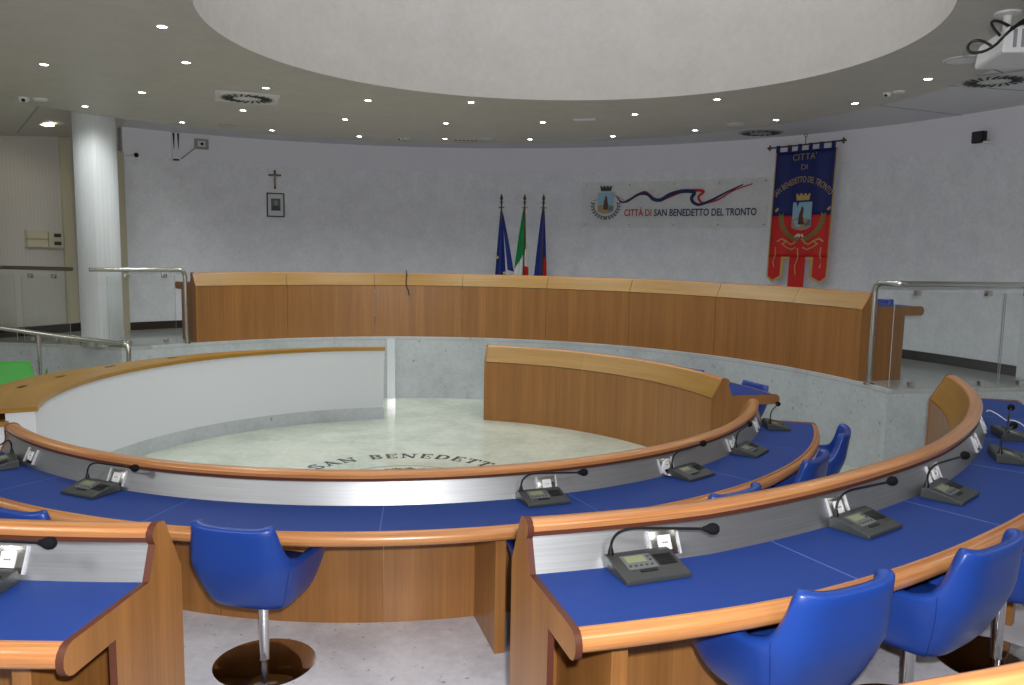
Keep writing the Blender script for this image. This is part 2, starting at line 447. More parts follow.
m = MB(); o4 = [m.v((*pol(CW, 360*i/n, 4.72)[:2], ZT)) for i in range(n)]
x0, y0, x1, y1 = ROOM
def onrect(a):
    dx, dy = cos(R(a)), sin(R(a)); t = min(((x1 if dx > 0 else x0)-CW.x)/dx if abs(dx) > 1e-9 else 1e9, ((y1 if dy > 0 else y0)-CW.y)/dy if abs(dy) > 1e-9 else 1e9)
    return (CW.x+dx*t, CW.y+dy*t)
rr = [m.v((*onrect(360*i/n), ZT)) for i in range(n)]; r2 = [m.v((*onrect(360*i/n), ZT+.1)) for i in range(n)]
for i in range(n): j = (i+1) % n; m.f([o4[i], o4[j], rr[j], rr[i]])
struct(m.build('ceiling', M['ceil'], smooth=0))
# lower panelled ceiling at the left, and joints of the white ceiling panels
def left_z(x, y):
    p0, p1, p2 = Vector((-5.15, 9.1, 3.735)), Vector((-6.746, 10.855, 3.513)), Vector((-6.244, 11.681, 3.63))
    n_ = (p1-p0).cross(p2-p0); return p0.z-(n_.x*(x-p0.x)+n_.y*(y-p0.y))/n_.z
m = MB(); P_ = [tuple(pol(CW, a, 4.71)[:2]) for a in range(138, 181, 3)]+[(-8.3, 7.0), (-7.7, 9.3), (-6.2, 12.0), (-5.75, 11.9)]
lo_ = [m.v((x, y, left_z(x, y))) for x, y in P_]; hi_ = [m.v((x, y, left_z(x, y)+.03)) for x, y in P_]; m.f(lo_); m.f(hi_[::-1])
for i in range(len(P_)): j = (i+1) % len(P_); m.f([lo_[i], lo_[j], hi_[j], hi_[i]])
struct(m.build('ceiling_left', plain('left_ceiling', (.50, .48, .43), .6), smooth=0))
m = MB(); a_, b_ = Vector((-5.25, 9.25, 0)), Vector((-6.45, 10.75, 0)); w_ = (b_-a_).normalized().cross(Vector((0, 0, 1)))*.012
m.f([m.v((q.x, q.y, left_z(q.x, q.y)-.002)) for q in (a_-w_, a_+w_, b_+w_, b_-w_)]); struct(m.build('trim_7', M['joint'], smooth=0))
def joint(p, q, z, name):
    p, q = Vector((*p, z)), Vector((*q, z)); d = q-p; m = MB(); m.box(0, -.008, -.003, d.length, .008, 0)
    o = m.build(name, M['joint'], smooth=0); o.location = p; o.rotation_euler.z = math.atan2(d.y, d.x); struct(o)
for k, a in enumerate((12, 24)):
    joint(pol(CW, a, 4.72)[:2], pol(CW, a, 6.73)[:2], ZT, 'trim_%d' % (8+k))
joint((3.86, 7.05), (4.9, 7.9), ZT, 'trim_10')

# column with its steel foot ring
cc = Vector((-5.135, 10.12, 0)); CT = 3.735
m = MB(); m.lathe([(.237, ZD), (.237, CT)], cc, 48)
column = struct(m.build('column', M['colm'])); column['label'] = 'round white fluted column rising to the soffit left of the dais'
m = MB(); m.lathe([(.253, ZD+.001), (.253, ZD+.055), (.237, ZD+.06)], cc, 48); m.build('foot_ring', M['steel'], column)
m = MB()
for k in range(30):
    a = 2*pi*k/30; m.tube([(cc.x+.2365*cos(a), cc.y+.2365*sin(a), ZD+.06), (cc.x+.2365*cos(a), cc.y+.2365*sin(a), CT-.005)], .0035, 5)
m.build('fluting', plain('fluting', (.62, .65, .67), .5), column)

# ------------------------------------------------------------------ floor inlay
em = empty('floor_emblem', (CM.x, CM.y, 0)); tag(em, 'round floor inlay with lettering around a green emblem in the centre', 'floor emblem')
word = 'SAN BENEDETTO'; hgt = .165
adv = [glyph(c)[1] for c in word]; k_sp = .155; tot = sum(adv)+.12*len(word)
a_start, a_end = 148.6, 34.2
m = MB(); pos = 0
for ch, ad in zip(word, adv):
    for poly in glyph(ch)[0]:
        P = []
        for (x, y) in poly:
            a = a_start+(a_end-a_start)*(pos+x)/tot; r = 1.045+y*hgt
            P.append((r*cos(R(a)), r*sin(R(a))))
        m.prism(P, .0005, .0025)
    pos += ad+.12
m.build('lettering', M['inlay'], em, smooth=0)
m = MB(); m.arc(Vector((0, 0, 0)), [(.735, .0005), (.735, .002), (.752, .002), (.752, .0005)], 0, 360, n=90); m.build('ring', M['grey'], em)
m = MB()
for a in range(60, 121, 6):
    c = Vector((.60*cos(R(a)), .60*sin(R(a)))); u = Vector((cos(R(a+40)), sin(R(a+40)))); w = Vector((-u.y, u.x))
    m.prism([tuple(c+u*.07), tuple(c+w*.028), tuple(c-u*.07), tuple(c-w*.028)], .0005, .002)
m.prism([(.22*cos(R(a)), .22*sin(R(a))+.28) for a in range(0, 360, 20)], .0005, .002)
m.prism([(-.12, .50), (-.15, .66), (-.08, .60), (0, .68), (.08, .60), (.15, .66), (.12, .50)], .0006, .0024)
m.build('emblem_mark', M['green'], em, smooth=0)

# ------------------------------------------------------------------ curved council desks
def desk(name, label, c, R0, a0, a1, zf, zs, ends=(1, 1), seams=(), dividers=(), sockets=(), shift=None, front=True, joints=(), group=None, skew=0., ext=0., drop=0.):
    root = empty(name, (0, 0, 0)); tag(root, label, 'desk', group)
    zb = zs-.024; zt = zs-drop; RX = R0+ext
    tw = (lambda r: skew*(r-R0)) if skew else None
    g = .02
    b0, b1 = a0+(R_deg(g, R0) if ends[0] else 0), a1-(R_deg(g, R0) if ends[1] else 0)
    # faces between the joints
    cuts = sorted([b0]+[j for j in joints if b0 < j < b1]+[b1]); gap = .06
    for u, w in zip(cuts, cuts[1:]):
        MB().arc(c, [(R0, zf), (R0, zb-.007), (R0+.028, zb-.007), (R0+.028, zf)], u+(gap if u > b0 else 0)/2, w-(gap if w < b1 else 0)/2, shift=shift, tw=tw).build('front_panel', M['panel'], root)
    for u, w in zip(cuts, cuts[1:]):
        MB().arc(c, [(R0+.002, zb), (R0+.100, zt+.160), (R0+.120, zt+.146), (R0+.03, zb)], u+(gap if u > b0 else 0)/2, w-(gap if w < b1 else 0)/2, shift=shift, tw=tw).build('sloped_cap', M['cap'], root)
    MB().arc(c, [(R0+.010, zb-.06), (R0+.010, zb-.001), (R0+.028, zb+.018), (R0+.032, zb+.004), (R0+.022, zb-.002), (R0+.022, zb-.06)], b0, b1, shift=shift, tw=tw).build('core', M['dkline'], root)
    rl = []
    for t in range(9):                                   # rounded top rail
        t_ = R(200-25*t); rl.append((R0+.136+.038*cos(t_), zt+.154+.019*sin(t_)))
    rl += [(R0+.170, zt+.136), (R0+.155, zt+.130), (R0+.098, zt+.132)]
    MB().arc(c, rl, b0, b1, shift=shift, tw=tw).build('top_rail', M['rail'], root)
    MB().arc(c, [(R0+.146, zt+.131), (R0+.168, zt+.137), (R0+.168, zt+.120), (R0+.146, zt+.116)], b0, b1, shift=shift, tw=tw).build('rail_edge', M['redge'], root)
    MB().arc(c, [(R0+.146, zt+.128), (R0+.200, zs-.002), (R0+.190, zs-.006), (R0+.134, zt+.128)], b0, b1, shift=shift, tw=tw).build('back_panel', M['alu'], root)
    cuts = [b0]+sorted(s for s in seams if b0 < s < b1)+[b1]
    for u, w in zip(cuts, cuts[1:]):
        MB().arc(c, [(R0+.196, zs-.014), (R0+.196, zs), (RX+.588, zs), (RX+.588, zs-.014)], u+(.04 if u > b0 else 0), w-(.04 if w < b1 else 0), shift=shift, tw=tw).build('worktop', M['blue'], root)
    for u in cuts[1:-1]:
        MB().arc(c, [(R0+.198, zs-.01), (R0+.198, zs+.0006), (RX+.586, zs+.0006), (RX+.586, zs-.01)], u-.04, u+.04, n=1, shift=shift, tw=tw).build('worktop_joint', M['joint2'], root)
    MB().arc(c, [(R0+.12, zs-.045), (R0+.12, zs-.016), (RX+.588, zs-.016), (RX+.588, zs-.045)], b0, b1, shift=shift, tw=tw).build('underside_board', M['panel'], root)
    ns = [(RX+.588, zs-.066), (RX+.588, zs+.001), (RX+.599, zs+.001), (RX+.601, zs-.009), (RX+.606, zs-.009)]
    for t in range(7):
        t_ = R(90-30*t); ns.append((RX+.608+.025*cos(t_), zs-.036+.031*sin(t_)))
    MB().arc(c, ns, b0, b1, shift=shift, tw=tw).build('front_nosing', M['rail'], root)
    # end panels follow the desk's outline, with a dark red lipping round the edge
    prof = [(R0-.004, zf), (R0-.004, zb), (R0+.094, zt+.160), (R0+.104, zt+.170), (R0+.122, zt+.176), (R0+.146, zt+.176), (R0+.164, zt+.168), (R0+.176, zt+.154), (R0+.178, zt+.142), (R0+.173, zt+.126), (R0+.163, zt+.112),
            (R0+.207, zs+.004), (RX+.597, zs+.006), (RX+.614, zs+.001), (RX+.628, zs-.012), (RX+.636, zs-.030), (RX+.637, zs-.050), (RX+.630, zs-.070), (RX+.616, zs-.084), (RX+.597, zs-.090), (RX+.40, zs-.090), (RX+.395, zf)]
    for e, a, s in ((ends[0], a0, 1), (ends[1], a1, -1)):
        if not e: continue
        m = MB(); sh = shift(a) if shift else 0
        t = Vector((-sin(R(a)), cos(R(a)), 0))*s; o = Vector((c.x, c.y, 0))
        rad = lambda r: Vector((cos(R(a+skew*(r-R0))), sin(R(a+skew*(r-R0))), 0))
        f0 = [m.v(o+rad(r)*(r+sh)+Vector((0, 0, z))) for r, z in prof]; f1 = [m.v(o+rad(r)*(r+sh)+t*.022+Vector((0, 0, z))) for r, z in prof]
        m.f(f0, [(r, z) for r, z in prof]); m.f(f1[::-1], [(r, z) for r, z in prof][::-1]); n = len(prof)
        for i in range(n):
            j = (i+1) % n; m.f([f0[i], f1[i], f1[j], f0[j]], mi=1 if 1 < i < n-1 else 0)
        m.build('end_panel', [M['panel'], M['redge']], root, smooth=30)
    for a in dividers:
        sh = shift(a) if shift else 0; m = MB(); m.box(R0+sh+.03, -.028, zf, RX+sh+.475, .028, zs-.046, .003)
        o = m.build('divider_panel', M['panel'], root, smooth=0); o.location = (c.x, c.y, 0); o.rotation_euler.z = R(a)
    for a in sockets:                                    # plate on the aluminium with a round power socket
        sh = shift(a) if shift else 0
        slope = math.atan2(.054, .116)
        mm = Matrix.Translation(pol(c, a, R0+sh+.171, zs+.054)) @ Matrix.Rotation(R(a-90), 4, 'Z') @ Matrix.Rotation(slope, 4, 'X')
        # local: x along the panel, y out towards the sitter, z up the panel
        m = MB(); m.T = mm; m.box(-.055, .004, -.043, .055, .013, .043, .0015); pl = m.build('socket_plate', M['steel'], root)
        m = MB(); m.T = mm
        m.box(-.026, .013, -.026, .026, .017, .026, .001); m.T = mm @ Matrix.Translation((0, .017, 0)) @ Matrix.Rotation(R(-90), 4, 'X')
        m.lathe([(.021, -.001), (.021, .003), (.018, .0032), (.017, .0008), (0, .0008)], n=20)
        sk = m.build('socket', M['socket'], pl)
        m = MB(); m.T = mm @ Matrix.Translation((0, .018, 0)) @ Matrix.Rotation(R(-90), 4, 'X')
        for x in (-.008, 0, .008): m.lathe([(0, -.0005), (.0025, -.0005), (.0025, .0014), (0, .0014)], (x, 0, 0), 8)
        m.build('pin_hole', M['ink'], pl)
        for x in (-.058, .058): m = MB(); m.T = mm; m.box(x-.003, .003, -.045, x+.003, .018, .045, .001); m.build('edge_strip', M['pedge'], pl)
    return root
def R_deg(d, r): return math.degrees(d/r)

row1 = desk('council_desk', 'long curved first-row desk with blue top ringing the central floor', CM, 2.907, -137, -14, ZA, .844,
            seams=(-121, -103, -83.8, -65, -46, -30), dividers=(-120, -73.6, -46), sockets=(-127.7, -112.3, -67.2, -51.1, -36.3, -23.2), joints=(-120, -102, -84, -66, -48, -30))
sh2 = lerp_tab([(-80, -.02), (-73, -.005), (-66, .02), (-60, .0), (-53, -.025), (-46, -.03), (-40, -.05), (-33, -.065), (-26, -.07), (-18.7, -.075), (-15, -.08)])
row2 = desk('council_desk', 'second-row curved desk on the right side with five delegate microphones', CG, 4.785, -73.6, -15.0, ZB, 1.12,
            seams=(-62.3, -51.7, -41, -32.5, -23.5), dividers=(-71.3, -43.0), sockets=(-67.8, -57.5, -47.7, -37.7, -31.0), shift=sh2, joints=(-62.3, -51.7, -41, -32.5))
row2l = desk('council_desk', 'second-row desk cut off by the left edge of the photo', CG, 4.69, -124, -87.4, ZB, 1.12, skew=-1.35,
             seams=(-101, -112), dividers=(-90.6,), sockets=(-93.1, -103), joints=(-101, -112))
row3 = desk('council_desk', 'third-row desk of which only the wooden rail shows at lower right corner', CG, 6.425, -84, -50, ZE, 1.414, seams=(-72, -61), dividers=(), sockets=(), joints=())
rear = desk('council_desk', 'freestanding curved wood desk on the central floor before the dais wall', CM, 3.035, 12.2, 77.7, 0, .775, ext=.09,
            seams=(28, 44, 60), sockets=(), dividers=(36, 56), joints=(53.5,))
dais = desk('council_desk', 'long curved presidency desk standing on the dais', CW, 4.725, 16.2, 131.0, ZD, 1.652, ext=.13, drop=.026,
            seams=(40, 60, 80, 100, 115), dividers=(30, 50, 70, 90, 110), joints=(28.5, 42, 57.3, 72, 86.8, 101.8, 116.4))

# ------------------------------------------------------------------ white curved counter at the left of the ring
ct = empty('curved_counter'); tag(ct, 'curved white counter with a broad wooden top left of the ring', 'counter')
ri = lerp_tab([(102, 2.74), (118, 2.80), (140, 2.86), (170, 2.86), (205, 2.85)])
ro = lerp_tab([(102, 2.84), (115, 2.90), (127, 2.97), (144, 3.13), (155, 3.19), (166, 3.26), (175, 3.38), (186, 3.42), (205, 3.16)])
rb = lerp_tab([(102, 2.985), (150, 2.96), (205, 2.90)])
c0, c1 = 101.9, 205.0
MB().arc(CM, lambda a: [(rb(a), .153), (ri(a)+.006, .905), (ri(a)+.05, .905), (rb(a)+.05, .153)], c0+.2, c1-.3, n=70).build('curved_panel', M['white'], ct)
MB().arc(CM, lambda a: [(rb(a)+.004, 0), (rb(a), .153), (rb(a)+.3, .153), (rb(a)+.3, 0)], c0, c1-.2, n=70).build('plinth', M['marble'], ct)
MB().arc(CM, lambda a: [(ri(a)-.012, .908), (ri(a)-.012, .945), (ro(a), .945), (ro(a), .908)], c0, c1, n=70).build('counter_top', M['cap'], ct)
MB().arc(CM, lambda a: [(max(ro(a)-.07, rb(a)+.06), .154), (max(ro(a)-.07, ri(a)+.06), .907), (max(ro(a)-.02, ri(a)+.09), .907), (max(ro(a)-.02, rb(a)+.09), .154)], c0+.3, c1-.6, n=70).build('outer_panel', M['white'], ct)
m = MB(); m.T = Matrix.Translation((CM.x, CM.y, 0)) @ Matrix.Rotation(R(c1-.4), 4, 'Z'); m.box(2.855, -.02, .155, 3.05, .012, .907); m.build('end_panel', M['white'], ct)
MB().arc(CM, [(3.03, .815), (3.03, .85), (3.62, .85), (3.62, .815)], 196, 205.6, n=8).build('low_shelf', M['cap'], ct)
MB().arc(CM, [(3.06, .16), (3.06, .815), (3.56, .815), (3.56, .16)], 196.5, 205.2, n=8).build('shelf_support', M['white'], ct)
for a, r in ((151, 3.06), (165, 3.12), (177, 3.16), (187, 3.2)):
    m = MB(); m.T = Matrix.Translation((CM.x, CM.y, 0)) @ Matrix.Rotation(R(a), 4, 'Z'); m.box(r-.02, -.055, .945, r+.02, .055, .949, .001); m.build('cable_flap', M['brass'], ct)

# ------------------------------------------------------------------ tub chairs
def make_chair():
    root = empty('tub_chair')
    # local: sitter faces +y, origin on the floor
    # superelliptic tub: straight back with square upper corners, lower arms whose front edge slopes back
    def ring(k):
        """half width, half depth, exponent of the outline at height k (0 bottom, 1 arm, ~1.8 top of the back)"""
        q = min(1, k/1.0)
        return .268*(.56+.44*q**.42) if q < 1 else .268-.026*(k-1), .272*(.52+.48*q**.45), .48
    Z0, ARM, TOP = .350, .60, .80
    prof = lerp_tab([(0, TOP-.006), (26, TOP), (40, TOP+.006), (46.5, TOP+.004), (49.5, .77), (53, .715), (58, .672), (66, .632), (80, .612), (100, .603), (122, .597), (138, .575), (146, .545), (152, .50)])
    def skin(sgn, t, off):
        pm = 152-26*(1-t)                                # the front edge retreats towards the bottom
        p = sgn*pm; h = prof(abs(p)); z = Z0+(h-Z0)*t
        k = (z-Z0)/(ARM-Z0); a, b, e = ring(k); a -= off; b -= off
        ph = R(p); sx = math.copysign(abs(sin(ph))**e, sin(ph)); cy = math.copysign(abs(cos(ph))**e, cos(ph))
        y = -b*cy
        if cy > 0: y -= .030*max(0, k-.3)*cy
        else: y += .035*k*(-cy)
        return Vector((a*sx, y, z))
    NP, NT, th = 96, 12, .046
    m = MB(); rings = []
    for i in range(NP+1):
        g = -1+2*i/NP; g = math.copysign(abs(g)**.92, g)
        out = [skin(g, (k/NT)**1.25, 0) for k in range(NT+1)]; inn = [skin(g, (k/NT)**1.25, th) for k in range(NT+1)]
        for q in inn: q.z = max(q.z, .455)
        T, I = out[-1].copy(), inn[-1].copy(); out[-1] = T-Vector((0, 0, .013)); inn[-1] = I-Vector((0, 0, .013))
        rim = [T*.88+I*.12-Vector((0, 0, .003)), (T+I)/2+Vector((0, 0, .002)), I*.88+T*.12-Vector((0, 0, .003))]
        rings.append([m.v(q) for q in out+rim+inn[::-1]])
    for a, b in zip(rings, rings[1:]):
        for k in range(len(a)-1): m.f([a[k], b[k], b[k+1], a[k+1]])
    m.f(rings[0]); m.f(rings[-1][::-1])
    m.build('tub_shell', M['leather'], root, smooth=60)
    for sg in (-1, 1):                                   # upholstery seam between back and arm
        pts = [skin(sg*.41, (.02+.93*k/12)**1.25, -.0005) for k in range(13)]
        m = MB(); m.tube(pts, .0022, 6); m.build('seam_line', M['leather2'], root)
    # cushion closing the tub, on a plywood pan that shows below
    def sup(a, b, e, n=40): return [(math.copysign(abs(cos(2*pi*i/n))**e, cos(2*pi*i/n))*a, math.copysign(abs(sin(2*pi*i/n))**e, sin(2*pi*i/n))*b) for i in range(n)]
    def stackm(lv, dims):
        m = MB(); rings = [[m.v((x*s, y*s+dy, z)) for x, y in sup(*dims)] for s, z, dy in lv]
        for a, b in zip(rings, rings[1:]):
            for i in range(len(a)): j = (i+1) % len(a); m.f([a[i], a[j], b[j], b[i]])
        m.f(rings[0][::-1]); m.f(rings[-1]); return m
    stackm(((.30, .352, .0), (.60, .356, .02), (.70, .372, .03), (.80, .42, .035), (.86, .455, .04), (.85, .475, .04), (.78, .49, .04), (.4, .50, .03), (.05, .50, .03)), (.262, .268, .6)).build('seat', M['leather'], root, smooth=60)
    stackm(((.20, .338, 0), (.52, .340, .03), (.60, .347, .045), (.66, .362, .055), (.66, .368, .055), (.2, .372, .03)), (.262, .268, .6)).build('seat_pan', M['cap'], root, smooth=60)
    m = MB(); m.lathe([(0, .36), (.09, .36), (.09, .338), (.026, .328), (.0235, .32), (.0235, .03), (.03, .018), (0, .018)], n=24); m.build('stem', M['chrome'], root)
    m = MB(); m.lathe([(0, 0), (.245, 0), (.247, .005), (.235, .010), (.10, .017), (.03, .024), (0, .024)], n=56); m.build('base_disc', M['disc'], root)
    return root
proto = make_chair()
used = [False]
def chair(c, a, r, z, label, group, turn=0):
    o = proto if not used[0] else copy_tree(proto); used[0] = True
    o.location = pol(c, a, r, z); o.rotation_euler.z = R(a+90+turn)
    return tag(o, label, 'chair', group)
G1, G2, G3 = 'tub chairs of the first row', 'tub chairs of the second row', 'tub chairs behind the rear desk'
chair(CM, -93.6, 3.385, ZA, 'blue tub chair in full view on its round base in the aisle', G1, -8)
chair(CM, -111.9, 3.44, ZA, 'blue tub chair of which only the back top shows above the left desk rail', G1)
chair(CM, -68.6, 3.56, ZA, 'blue tub chair mostly hidden behind the end panel of the right desk', G1, 4)
chair(CM, -53, 3.42, ZA, 'blue tub chair showing only its back rim above the right desk rail', G1)
chair(CM, -36.6, 3.39, ZA, 'blue tub chair at the right curve of the first row, second from its end', G1)
chair(CM, -22.3, 3.43, ZA, 'blue tub chair seen from the side at the right end of the first row', G1)
chair(CG, -64.6, 5.25, ZB, 'large blue tub chair at the bottom right, nearest the camera', G2, 2)
chair(CG, -56.6, 5.25, ZB, 'blue tub chair right of the nearest one at the second-row desk', G2, 2)
chair(CG, -48.2, 5.27, ZB, 'blue tub chair cut off by the right edge beside a chrome stem', G2, 0)
chair(CG, -97.0, 5.22, ZB, 'blue tub chair tucked under the desk in the lower left corner', G2)
chair(CM, 58.0, 3.62, 0, 'dark blue chair back barely rising above the rear desk cap, leftmost', G3)
chair(CM, 37.0, 3.64, 0, 'dark blue chair back above the rear desk cap, middle of three', G3)
chair(CM, 20.6, 3.58, 0, 'dark blue chair back beside the right end of the rear desk', G3)
chair(CW, 23.6, 5.30, ZD, 'blue chair back behind the right end of the presidency desk', 'dais chairs')

# ------------------------------------------------------------------ delegate microphones
def make_mic():
    root = empty('delegate_microphone')
    # local: sitter at -y, origin under the middle of the base
    m = MB(); w = .122; P = [(-.085, .0), (-.085, .016), (.058, .048), (.082, .048), (.089, .038), (.089, 0)]
    a = [m.v((-w, y, z)) for y, z in P]; b = [m.v((w, y, z)) for y, z in P]
    m.f(a); m.f(b[::-1])
    for i in range(len(P)): j = (i+1) % len(P); m.f([a[i], b[i], b[j], a[j]])
    base = m.build('base', M['unit'], root, smooth=0, bevel=.004)
    s = math.atan2(.032, .143); top = Matrix.Translation((0, -.085, .0165)) @ Matrix.Rotation(s, 4, 'X') @ Matrix.Diagonal((1.24, 1.07, 1, 1))
    m = MB(); m.T = top; m.box(-.068, .052, 0, .022, .125, .002); m.build('control_panel', M['unit2'], root, smooth=0)
    m = MB(); m.T = top; m.box(-.058, .085, .002, .0, .118, .0035); m.build('display', M['lcd'], root, smooth=0)
    for k in range(5):
        m = MB(); m.T = top @ Matrix.Translation((-.058+.0165*k, .068, .002)); m.lathe([(.0045, 0), (.0045, .002), (0, .0026)], n=10); m.build('button', M['unit'], root)
    for k in range(2):
        m = MB(); m.T = top @ Matrix.Translation((.013, .092+.017*k, .002)); m.lathe([(.0045, 0), (.0045, .002), (0, .0026)], n=10); m.build('button', M['unit'], root)
    m = MB(); m.T = top; m.box(.030, .060, 0, .085, .115, .0018)
    for i in range(5): m.box(.036, .066+.010*i, .0018, .079, .070+.010*i, .003)
    m.build('speaker_grille', M['black'], root, smooth=0)
    m = MB(); m.T = top; m.box(-.040, .036, 0, .012, .047, .002); m.build('name_strip', M['black'], root, smooth=0)
    m = MB(); g0 = Vector((-.103, .070, .046))
    m.lathe([(0, 0), (.012, 0), (.010, .014), (.006, .03), (0, .03)], g0, 14)
    path = [g0+Vector((0, 0, .02))]+bez(g0+Vector((0, 0, .03)), g0+Vector((.004, .0, .075)), g0+Vector((.03, -.012, .096)), g0+Vector((.09, -.035, .098)), 10)+[g0+Vector((.19, -.072, .098)), g0+Vector((.30, -.112, .098))]
    m.tube(path, .0048, 8); m.build('gooseneck', M['black'], root)
    e = path[-1]; d = (path[-1]-path[-2]).normalized(); m = MB()
    m.T = Matrix.Translation(e) @ d.to_track_quat('Z', 'Y').to_matrix().to_4x4()
    m.lathe([(0, -.012), (.007, -.012), (.012, .002), (.018, .012), (.0205, .024), (.018, .036), (.010, .044), (0, .046)], n=18); m.build('microphone_head', M['foam'], root)
    return root
mic0 = make_mic(); mused = [False]
def mic(c, a, r, z, label, group, turn=0, neck=0):
    o = mic0 if not mused[0] else copy_tree(mic0); mused[0] = True
    o.location = pol(c, a, r, z+.0005); o.rotation_euler.z = R(a+90+turn)
    for ch in o.children:
        if neck and ch.name.split('.')[0] in ('gooseneck', 'microphone_head'):
            g = Vector((-.103, .070, 0)); rot = Matrix.Rotation(R(neck), 3, 'Z'); ch.location = g-rot @ g; ch.rotation_euler.z = R(neck)
    return tag(o, label, 'microphone', group)
H1, H2, H3 = 'microphones on the first-row desk', 'microphones on the second-row desks', 'microphones on the presidency desk'
mic(CG, -69.15, 5.068, 1.12, 'delegate microphone nearest the camera, its lit display facing up', H2, 0)
mic(CG, -57.15, 5.065, 1.12, 'delegate microphone second from the aisle on the right second-row desk', H2, 4, 14)
mic(CG, -49.0, 5.055, 1.12, 'delegate microphone third from the aisle on the right second-row desk', H2, 4, 12)
mic(CG, -38.0, 5.08, 1.12, 'delegate microphone near the right edge, in front of another one', H2, 18)
mic(CG, -31.0, 5.06, 1.12, 'farthest delegate microphone on the right second-row desk, beside a loose wire', H2, 18)
mic(CG, -93.8, 5.0, 1.12, 'delegate microphone at the left edge, only head and corner visible', H2, 0, 20)
mic(CM, -129.9, 3.215, .844, 'delegate microphone at the left end of the first-row desk by the counter', H1, -14)
mic(CM, -113.3, 3.215, .844, 'delegate microphone on the left of the first-row desk above the lower left desk', H1, 0, 23)
mic(CM, -68.4, 3.195, .844, 'delegate microphone on the middle of the first-row desk', H1, 0, 6)
mic(CM, -49.2, 3.20, .844, 'delegate microphone with a coiled white cable behind it', H1, 0, 25)
mic(CM, -35.1, 3.20, .844, 'delegate microphone on the first-row desk below the rear desk end', H1, 0, 25)
mic(CM, -18.6, 3.22, .844, 'delegate microphone at the far right end of the first-row desk', H1, 12)
for a, l in ((69.9, 'microphone head peeping over the presidency desk beside the flags'), (41.2, 'microphone head peeping over the presidency desk left of the banner tails'), (33.8, 'microphone head peeping over the presidency desk under the banner')):
    mic(CW, a, 5.025, 1.652, l, H3).scale = (.9, .9, .86)

# loose cables
def cable(name, pts, r, mat, label, n=8):
    m = MB(); m.tube(pts, r, n); return tag(m.build(name, mat), label, 'cable')
p0 = pol(CM, -51.6, 3.105, .902); u = Vector((cos(R(-51.6)), sin(R(-51.6)), 0)); t = Vector((-u.y, u.x, 0)); pts = []
for k in range(60):
    a = 2*pi*k/20; rr_ = .046+.003*sin(k*.7); pts.append(p0+t*rr_*cos(a)+Vector((0, 0, rr_*sin(a)))+u*(.012+.0003*k+.45*(.054-.116*.0)*(-rr_*sin(a))*1.0/.054*.5))
cable('coiled_cable', pts, .0028, M['cable'], 'coiled white cable against the aluminium panel of the first-row desk', 6)
q = pol(CG, -31.8, 4.99, 1.20)
cable('loose_wire', bez(q+Vector((-.03, .1, .06)), q+Vector((.02, .16, .08)), q+Vector((.10, .10, .0)), q+Vector((.05, .02, .02)), 14)+bez(q+Vector((.05, .02, .02)), q+Vector((.0, -.05, .05)), q+Vector((.08, -.12, .06)), q+Vector((.11, -.10, -.05)), 14)[1:], .003, M['cable'], 'thin white wire looping beside the farthest second-row microphone', 6)
cable('hanging_cable', [pol(CW, 96.45, 4.87, 1.835), pol(CW, 96.45, 4.83, 1.833), pol(CW, 96.4, 4.80, 1.80), pol(CW, 96.5, 4.735, 1.655), pol(CW, 96.35, 4.715, 1.60), pol(CW, 96.1, 4.712, 1.55), pol(CW, 95.95, 4.712, 1.49)], .007, M['black'], 'thin black cable hanging over the front of the presidency desk')

# ------------------------------------------------------------------ railings
def railing(name, label, path, posts, panels, clamps, rr_=.027, mat='steel'):
    root = empty(name, (0, 0, 0)); tag(root, label, 'railing')
    m = MB(); m.tube(path, rr_, 14); m.build('handrail', M[mat], root)
    for p, z0, z1 in posts:
        m = MB(); m.tube([(p[0], p[1], z0), (p[0], p[1], z1)], .021, 12); m.lathe([(0, 0), (.05, 0), (.05, .008), (.022, .012)], (p[0], p[1], z0), 20); m.build('post', M[mat], root)
    for p, q, z0, z1 in panels:
        d = Vector((q[0]-p[0], q[1]-p[1], 0)); m = MB(); m.box(0, -.006, z0, d.length, .006, z1)
        for f_ in m.bm.faces:
            f_.normal_update(); f_.material_index = 0 if abs(f_.normal.y) > .9 else 1
        o = m.build('glass_panel', [M['glass'], M['gedge']], root, smooth=0); o.location = (p[0], p[1], 0); o.rotation_euler.z = math.atan2(d.y, d.x)
        for f in clamps:
            for z in (z0+.02, z1-.005):
                m = MB(); m.box(f*d.length-.03, -.022, z-.025, f*d.length+.03, .022, z+.03, .004)
                o = m.build('glass_clamp', M['steel'], root); o.location = (p[0], p[1], 0); o.rotation_euler.z = math.atan2(d.y, d.x)
    return root
# right: post beside the presidency desk, rail and glass along the dais edge
rp = Vector((3.59, 8.06, 0)); re1 = Vector((3.66, 7.78, 0)); dirr = Vector((cos(R(10.1)), sin(R(10.1)), 0)); far = re1+dirr*2.4
path = rounded_path([(rp.x, rp.y, ZD), (rp.x, rp.y, 1.91), (re1.x+.02, re1.y, 1.912), (far.x, far.y, 1.912)], .09)
r1 = railing('railing', 'steel handrail with glass panels on the right end of the dais', path, [], [(re1, re1+dirr*1.19, ZD+.02, 1.83), (re1+dirr*1.21, far, ZD+.02, 1.83)], (.2, .85), .028)
m = MB(); m.lathe([(0, 0), (.055, 0), (.055, .01), (.03, .014)], (rp.x, rp.y, ZD), 20); m.build('floor_flange', M['steel'], r1)
